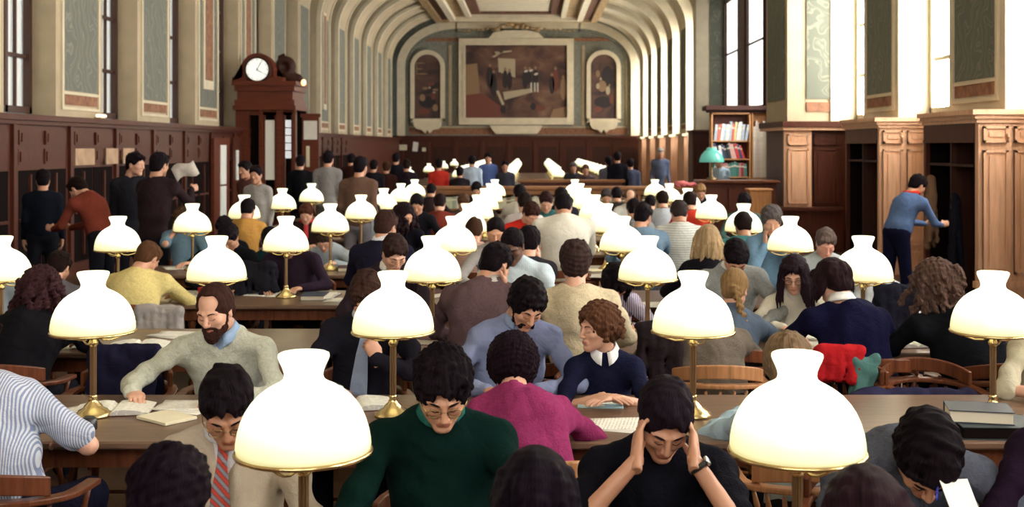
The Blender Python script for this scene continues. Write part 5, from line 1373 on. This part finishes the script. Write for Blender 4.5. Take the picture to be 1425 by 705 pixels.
place_chair(2.15,6.22,math.pi,'empty wooden chair carrying the long navy bag')
f=Field((-.36,-.14,-.02),(.36,.14,.34),.012); f.cap((-.27,0,.15),(.27,0,.15),.11,.11,.02); f.cap((-.27,0,.09),(.27,0,.09),.11,.11,.03); f.noise(.007,.12,3); V,Q=f.mesh()
o=link(bpy.data.objects.new('holdall',raw_mesh('holdall',V,Q,[cloth((.022,.020,.055),'plain')]))); P=px(1270,545,6.22); o.location=(P[0],6.2,.45); tag(o,'long navy blue bag on chairs beyond the right-hand table','bag')
b=MB(); b.box(-.30,.30,-.118,-.108,.20,.215); b.build('zip',M['steel'],o)
P=px(222,432,8.62); drape(P[0],8.62,P[2],.34,.26,.04,cloth((.34,.31,.30),'plain'),'pale grey jacket hung over the chair behind the yellow sweater','jacket','hung_jacket',4)
P=px(178,486,6.35); drape(P[0],6.3,P[2],.36,.34,.08,cloth((.014,.013,.035),'plain'),'dark navy coat heaped on a chair left of the bearded man','coat','heaped_coat',5); place_chair(P[0],6.2,math.pi,'wooden chair under the heaped navy coat')
P=px(352,395,10.1); drape(P[0],9.9,.98,.5,.24,.10,cloth((.013,.012,.018),'plain'),'black coat heaped on the fourth table left of the lamp','coat','heaped_coat',6)
P=px(921,500,6.45); drape(P[0],6.55,.98,.25,.42,.07,cloth((.02,.013,.016),'plain'),'dark coat hanging on a chair left of the tweed jacket','coat','hung_coat',7)
P=px(1246,402,7.72); drape(P[0],7.72,P[2]-.0,.26,.30,.10,cloth((.010,.010,.018),'plain'),'black coat heaped on the table between navy sweater and brown curls','coat','heaped_coat',8)
P=px(1302,246,16.1); drape(5.27,15.35,P[2],.34,.92,.05,cloth((.23,.14,.09),'plain'),'light brown coat hanging from the side of the nearest oak bookcase','coat','hung_coat',9,rz=1.45,taper=.35,step=.02)
P=px(1335,290,15.0); drape(5.46,15.0,1.35,.36,1.05,.06,cloth((.012,.013,.022),'plain'),'black coat hanging in the nearest oak bookcase opening','coat','hung_coat',10,rz=1.4,taper=.5,step=.02)

# ================================================================ the counter and what stands behind it
t=empty('long_counter',(.45,22.4,0)); L=2.65
b=MB(); b.cbox(-L-.05,L+.05,-.38,.40,1.17,1.22,.01); b.build('worktop',M['wood_desk'],t)
b=MB(); b.box(-L,L,.30,.36,0,1.17); b.box(-L,-L+.05,-.32,.3,0,1.17); b.box(L-.05,L,-.32,.3,0,1.17); b.box(-L,L,-.34,-.28,1.08,1.17)
for k in range(1,5): x=-L+2*L*k/5; b.box(x-.03,x+.03,-.32,.3,0,1.1)
for z in (.12,.46,.78): b.box(-L,L,-.32,.3,z,z+.03)
b.build('shelving',M['wood_desk'],t); tag(t,'long wooden counter with open shelves crossing the room behind the lamp rows','counter')
t=empty('rear_counter',(.8,25.2,0)); b=MB(); b.box(-1.1,1.2,-.3,.3,1.22,1.27); b.build('worktop',M['wood_desk'],t); b=MB(); b.box(-1.05,1.15,-.25,.25,0,1.22); b.build('front_panel',M['wood_wall'],t); tag(t,'shorter wooden counter just behind the long counter at the centre','counter')
bk={}
cols=[(.62,.58,.42),(.50,.52,.36),(.55,.50,.40),(.30,.36,.26),(.66,.64,.55),(.20,.12,.06)]
for k,c in enumerate(cols):
    b=MB(); book_closed(b,.24,.20,.06); me=b.mesh('book',[cb(c),M['page_edge']]); bk[k]=me
def bookrow(x0,x1,y,z,hmax,label,grp,cs=None,lean=0,tmin=.03):
    x=x0
    while x<x1-.03:
        th=rng.uniform(tmin,tmin+.03); hh_=hmax*rng.uniform(.8,1); c=(cs or cols)[rng.randint(len(cs or cols))]
        key=(c,round(th,2),round(hh_,1))
        if key not in bk:
            b=MB(); b.box(-key[1]/2,key[1]/2,-.10,.10,0,hh_,0); b.box(-key[1]/2+.004,key[1]/2-.004,-.09,.09,hh_,hh_+.002,1); b.box(-key[1]/2-.001,key[1]/2+.001,-.103,-.10,hh_*.7,hh_*.8,1)
            bk[key]=b.mesh('book',[cb(c),M['page_edge']])
        o=link(bpy.data.objects.new('book',bk[key])); a=lean*rng.uniform(.5,1.2); o.location=(x+key[1]/2+(max(0,math.sin(a))*hh_*.0),y,z); o.rotation_euler=(0,a,0); tag(o,label,'book',grp)
        x+=th+.003+abs(lean)*.04
for k in range(5):
    x0=-2.2+k*1.06; 
    for z in (.49,.81): bookrow(x0+.05,x0+.95,22.2,z,.24,'pale bound volume on the open shelves under the long counter','volumes under the long counter',tmin=.06)
t=empty('service_desk',(3.95,22.2,0)); b=MB(); b.cbox(-.80,.72,-.35,.5,1.30,1.35,.01); b.build('worktop',M['wood_chair'],t)
b=MB(); b.box(-.76,.66,-.28,.4,0,1.30); 
for k in range(3): x=-.70+k*.46; b.box(x,x+.40,-.31,-.28,.15,1.2)
b.build('front_panel',M['wood_wall'],t); tag(t,'dark wooden service desk at the right end of the long counter','desk')
t=empty('wooden_cabinet',(4.08,20.9,0)); b=MB(); b.box(-.19,.19,-.17,.17,0,1.2); b.build('body',M['wood_box'],t); b=MB(); b.cbox(-.215,.215,-.2,.2,1.2,1.235,.006); b.build('top',M['wood_box'],t); tag(t,'small honey-coloured wooden cabinet in front of the dark service desk','cabinet')
f=Field((-.3,-.16,-.02),(.3,.16,.2),.016); f.ell((-.1,0,.05),(.14,.1,.07),.03); f.ell((.1,0,.04),(.15,.1,.055),.03); f.noise(.012,.1,2); V,Q=f.mesh(); o=link(bpy.data.objects.new('folded_cloth',raw_mesh('folded_cloth',V,Q,[cloth((.62,.17,.18),'plain')]))); P=px(954,254,22.1); o.location=(P[0],22.1,1.22 if P[0]<3.1 else 1.35); tag(o,'crumpled pink cloth on the counter below the green lamp','cloth')
# green glass lamp
t=empty('desk_lamp',(3.45,22.3,1.35)); b=MB(); b.lathe([(0,0),(.11,0),(.1,.03),(.03,.06),(.02,.1),(.02,.40),(0,.4)],20); b.build('stand',M['brass_dark'],t)
M['green_glass']=plain('green_glass',(.12,.46,.40),.15)
M['green_glass'].node_tree.nodes['Principled BSDF'].inputs['Emission Color'].default_value=(.10,.42,.36,1); M['green_glass'].node_tree.nodes['Principled BSDF'].inputs['Emission Strength'].default_value=.35
b=MB(); b.lathe([(.235,.34),(.24,.36),(.225,.42),(.19,.49),(.14,.55),(.10,.575),(.10,.61),(.07,.62),(0,.62)],28); b.build('shade',M['green_glass'],t); tag(t,'desk lamp with green glass shade at the right end of the counter','lamp')
# bookcase with volumes
t=empty('bookcase',(4.63,30,0)); W_=1.02; M['wood_shelf']=wood('wood_shelf',(.60,.30,.13),2,.4)
b=MB(); b.box(0,.04,0,.35,0,2.86); b.box(W_-.04,W_,0,.35,0,2.86); b.box(0,W_,0,.35,2.82,2.86); b.build('frame',M['wood_shelf'],t)
b=MB(); b.box(.04,W_-.04,.32,.35,0,2.82); b.build('back_board',M['wood_wall'],t)
for z in (.3,.75,1.18,1.64,2.11): b=MB(); b.box(.04,W_-.04,.01,.32,z,z+.03); b.build('shelf',M['wood_shelf'],t)
tag(t,'honey wood bookcase full of volumes under the two far right windows','bookcase')
c1=[(.85,.80,.70),(.88,.86,.82),(.65,.16,.10),(.45,.52,.60),(.80,.66,.30),(.86,.82,.74)]; c2=[(.04,.06,.14),(.05,.07,.16),(.65,.05,.05),(.80,.45,.40),(.85,.84,.82),(.03,.04,.05)]; c3=[(.05,.20,.16),(.40,.05,.05),(.08,.25,.22),(.5,.2,.2),(.30,.34,.30)]
bookrow(4.70,5.56,30.12,2.14,.50,'volume leaning on the top shelf of the honey wood bookcase','volumes on the top shelf of the far right bookcase',c1,.16,.045)
bookrow(4.70,5.50,30.12,1.67,.42,'volume on the middle shelf of the honey wood bookcase','volumes on the middle shelf of the far right bookcase',c2,-.28,.045)
bookrow(4.70,5.56,30.12,1.21,.38,'volume on the lower shelf of the honey wood bookcase','volumes on the lower shelf of the far right bookcase',c3,0,.05)
t=empty('folder_rack',(5.68,30,0)); b=MB(); b.box(0,.03,0,.3,0,2.9); b.box(.42,.45,0,.3,0,2.9); b.box(0,.45,.27,.3,0,2.9); b.box(.03,.42,0,.27,1.15,1.18); b.build('frame',M['wood_shelf'],t); tag(t,'narrow rack of tall pale folders right of the honey wood bookcase','rack')
bookrow(5.72,6.08,30.12,1.19,1.5,'tall pale folder in the narrow rack by the right wall','tall pale folders in the narrow rack',[(.80,.72,.60),(.86,.80,.70),(.72,.60,.50)],0,.05)
b=MB(); b.cbox(4.45,6.15,29.85,30.45,2.91,3.04,.02); b.box(4.55,6.1,29.95,30.4,2.87,2.91); b.build('canopy_shelf',M['wood_dark']); bpy.data.objects['canopy_shelf']['label']='dark heavy top board over the far right bookcase'; bpy.data.objects['canopy_shelf']['category']='shelf'

# ================================================================ clock cabinet and entrance lobby on the left
D=28.0; t=empty('entrance_lobby',(-6.4,D,0))
X=lambda x:(x-VPX)*D/F+6.4
Zc=lambda y:CAMZ-(y-HZ)*D/F
b=MB()
for (x0,x1,y0,y1,f_) in ((325,414,113,119,.18),(328,411,119,127,.12),(331,408,127,139,.06),(328,411,139,147,.12),(326,413,147,153,.16)): b.box(X(x0),X(x1),-f_,1.3,Zc(y1),Zc(y0))
b.build('cornice',M['wood_clock'],t)
b=MB(); b.box(X(328),X(347),-.02,.1,0,Zc(153)); b.box(X(361),X(366),-.05,.1,0,Zc(153)); b.box(X(385),X(394),-.05,.1,0,Zc(153)); b.box(X(408),X(412),-.08,.12,0,Zc(153)); b.box(X(328),X(412),0,.1,Zc(160),Zc(153)); b.build('frame',M['wood_clock'],t)
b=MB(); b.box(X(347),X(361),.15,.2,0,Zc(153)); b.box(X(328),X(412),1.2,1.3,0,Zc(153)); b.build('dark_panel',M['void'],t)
M['lobby_glass']=emit('lobby_glass_backlit',(.36,.34,.26),.2); M['lobby_glass2']=emit('lobby_glass_backlit_bright',(.62,.68,.72),.75)
def door(x0,x1,mt,ya,yb):
    b=MB(); w=.05; a,c_=X(x0),X(x1); b.box(a,a+w,.0,.06,0,Zc(158)); b.box(c_-w,c_,.0,.06,0,Zc(158)); b.box(a,c_,.0,.06,0,.5); b.box(a,c_,0,.06,Zc(160),Zc(156))
    o=b.build('glazed_door',M['wood_clock'],t); b=MB(); b.box(a+w,c_-w,.02,.035,Zc(yb),Zc(ya)); b.build('glass',mt,o)
    if x0<380: return
    b=MB(); 
    for k in range(1,5): z=Zc(ya)+(Zc(yb)-Zc(ya))*k/5; b.box(a+w,c_-w,.01,.045,z-.012,z+.012)
    b.build('glazing_bar',M['wood_clock'],o)
door(366,385,M['lobby_glass'],167,250); door(394,408,M['lobby_glass2'],167,220)
tag(t,'carved dark wooden entrance lobby with glazed doors and heavy cornice, left wall','lobby')
t=empty('wall_clock',(-6.59,D-.05,Zc(113))); b=MB(); R_=.265; cz=Zc(97)-Zc(113)
b.prism([(-.62,0),(-.60,.1),(-.40,.12),(-.36,.30)]+[(.40*math.cos(a),cz+.40*math.sin(a)) for a in [math.pi*1.15-math.pi*1.3*i/18 for i in range(19)]]+[(.36,.30),(.40,.12),(.60,.1),(.62,0)],0,.35,'y')
b.build('case',M['wood_clock'],t)
def disc(mb,r,y0,y1,cz,mi=0,n=32,cx=0): mb.prism([(cx+r*math.cos(2*math.pi*i/n),cz+r*math.sin(2*math.pi*i/n)) for i in range(n)],y0,y1,'y',mi)
M['dial']=emit('clock_dial_lit',(.82,.86,.80),.85)
b=MB(); disc(b,R_,-.03,.0,cz); fo=b.build('dial',M['dial'],t)
b=MB(); 
V=[];Fs=[]
for i in range(33):
    a=2*math.pi*i/32
    for r_,y_ in((R_,-.03),(R_+.02,-.06),(R_+.05,-.04),(R_+.06,0)): V.append((r_*math.cos(a),y_,cz+r_*math.sin(a)))
for i in range(32):
    for k in range(3): Fs.append((i*4+k,i*4+k+1,i*4+k+5,i*4+k+4))
b.add(V,Fs,0,True); b.build('bezel',M['wood_dark'],t)
for k in range(12):
    b=MB(); b.box(-.008,.008,-.036,-.03,R_*.80,R_*.95); b.xf(Matrix.Translation((0,0,cz))@Matrix.Rotation(k*math.pi/6,4,'Y')); b.build('hour_mark',M['black'],fo)
for l_,a in((.14,2.2),(.2,.5)): b=MB(); b.box(-.008,.008,-.045,-.038,-.03,l_); b.xf(Matrix.Translation((0,0,cz))@Matrix.Rotation(a,4,'Y')); b.build('clock_hand',M['black'],fo)
tag(t,'round white-faced clock in a scrolled wooden case above the entrance lobby','clock')
f=Field((-.36,-.2,-.05),(.5,.4,.75),.03); f.ell((0,.1,.38),(.26,.16,.27),.03); f.ell((.12,.1,.12),(.22,.14,.14),.05); f.ell((.30,.1,.10),(.13,.1,.12),.03); f.ell((.0,-.05,.38),(.12,.1,.13),.02,-1); f.cap((-.15,.1,.62),(-.02,.1,.70),.05,.03,.03); V,Q=f.mesh(); V=smooth_mesh(V,Q,2,.5)
o=link(bpy.data.objects.new('carved_scroll',raw_mesh('carved_scroll',V,Q,[M['wood_dark']]))); o.location=((391-VPX)*D/F,D+.42,Zc(113)); tag(o,'black carved scroll ornament beside the clock on the lobby cornice','carving')
t=empty('notice_board',((432-VPX)*D/F,D,0)); b=MB(); hw=.20; b.box(-hw,hw,0,.06,0,Zc(160)); b.box(-hw-.04,hw+.04,-.03,.06,Zc(163),Zc(158)); b.build('board',M['wood_clock'],t)
b=MB(); b.box(-.16,.16,-.02,0,Zc(194),Zc(168)); b.build('notice',M['paper'],t); b=MB(); b.box(-.10,-.02,-.02,.0,Zc(232),Zc(203)); b.build('small_notice',M['paper_cream'],t); tag(t,'wooden board with a white notice right of the entrance lobby','notice board')
b=MB(); b.box(-.02,.02,-.02,.3,-.02,.02); b.ball((0,-.04,.03),(.06,.06,.08),12,1); o=b.build('wall_lamp',[M['brass_dark'],emit('amber_bulb',(1,.5,.2),2.5)],loc=((424-VPX)*D/F,D-.1,Zc(117))); tag(o,'tiny amber wall light right of the clock','lamp')
b=MB(); b.box(-.05,.05,-.12,.12,0,.02); b.ball((0,-.06,.05),(.04,.06,.03),10,1); b.ball((0,.16,.05),(.04,.14,.03),10,1); o=b.build('ledge_glint',[M['brass_dark'],emit('warm_glint',(1,.75,.5),1.6)],loc=(-7.02,18.9,2.44)); tag(o,'small glowing light reflection on the left wainscot ledge under the first painted panel','lamp')  # glowing spots stand in for a light reflection on the ledge
for k,(x,y,wd,h) in enumerate(((561,205,.42,.30),(578,204,.28,.5),(590,208,.2,.2))):
    P=px(x,y,YE-.37); b=MB(); b.box(-wd/2,wd/2,0,.02,-h/2,h/2); o=b.build('notice',M['paper_cream'] if k!=1 else M['paper'],loc=(P[0],YE-.38,P[2])); o.rotation_euler=(0,.12 if k==1 else 0,0)
    tag(o,('cream notice on the end wainscot, leftmost','white tilted notice on the end wainscot','small cream notice on the end wainscot')[k],'notice')
for k,(y,w_) in enumerate(((17.9,.8),(19.2,.55),(20.0,.55))):
    b=MB(); b.box(0,.02,0,w_,-.13,.13); o=b.build('label_board',plain('label_board',(.42,.27,.17),.6,0,5,.2),loc=(-7.04,y,1.83)); tag(o,('pale label board on the left bookcases, nearest the camera','pale label board on the left bookcases, middle of three','pale label board on the left bookcases, farthest of three')[k],'label board')
# newspaper
x,y,z=px(258,238,12.35); V=[];Fs=[]
for i in range(7):
    for s in(0,1): V.append((-.12+.04*i,.02*math.sin(i*1.1)+.03*s,-.07+.15*s+.025*math.sin(i*.9)))
for i in range(6): Fs.append((2*i,2*i+2,2*i+3,2*i+1))
b=MB(); b.add(V,Fs,0,True); o=b.build('newspaper',plain('newsprint',(.42,.38,.34),.8,0,14,.2),loc=(x,y,z)); so=o.modifiers.new('t','SOLIDIFY'); so.thickness=.004; o.rotation_euler=(.2,-.45,.3); tag(o,'open newspaper held up by the standing dark-suited person at left','newspaper')
for k in list(protos):
    if not pused[k]:
        for c in list(protos[k].children): bpy.data.objects.remove(c)
        bpy.data.objects.remove(protos[k])
if not chair_used[1]:
    for c in list(chair_b.children): bpy.data.objects.remove(c)
    bpy.data.objects.remove(chair_b)
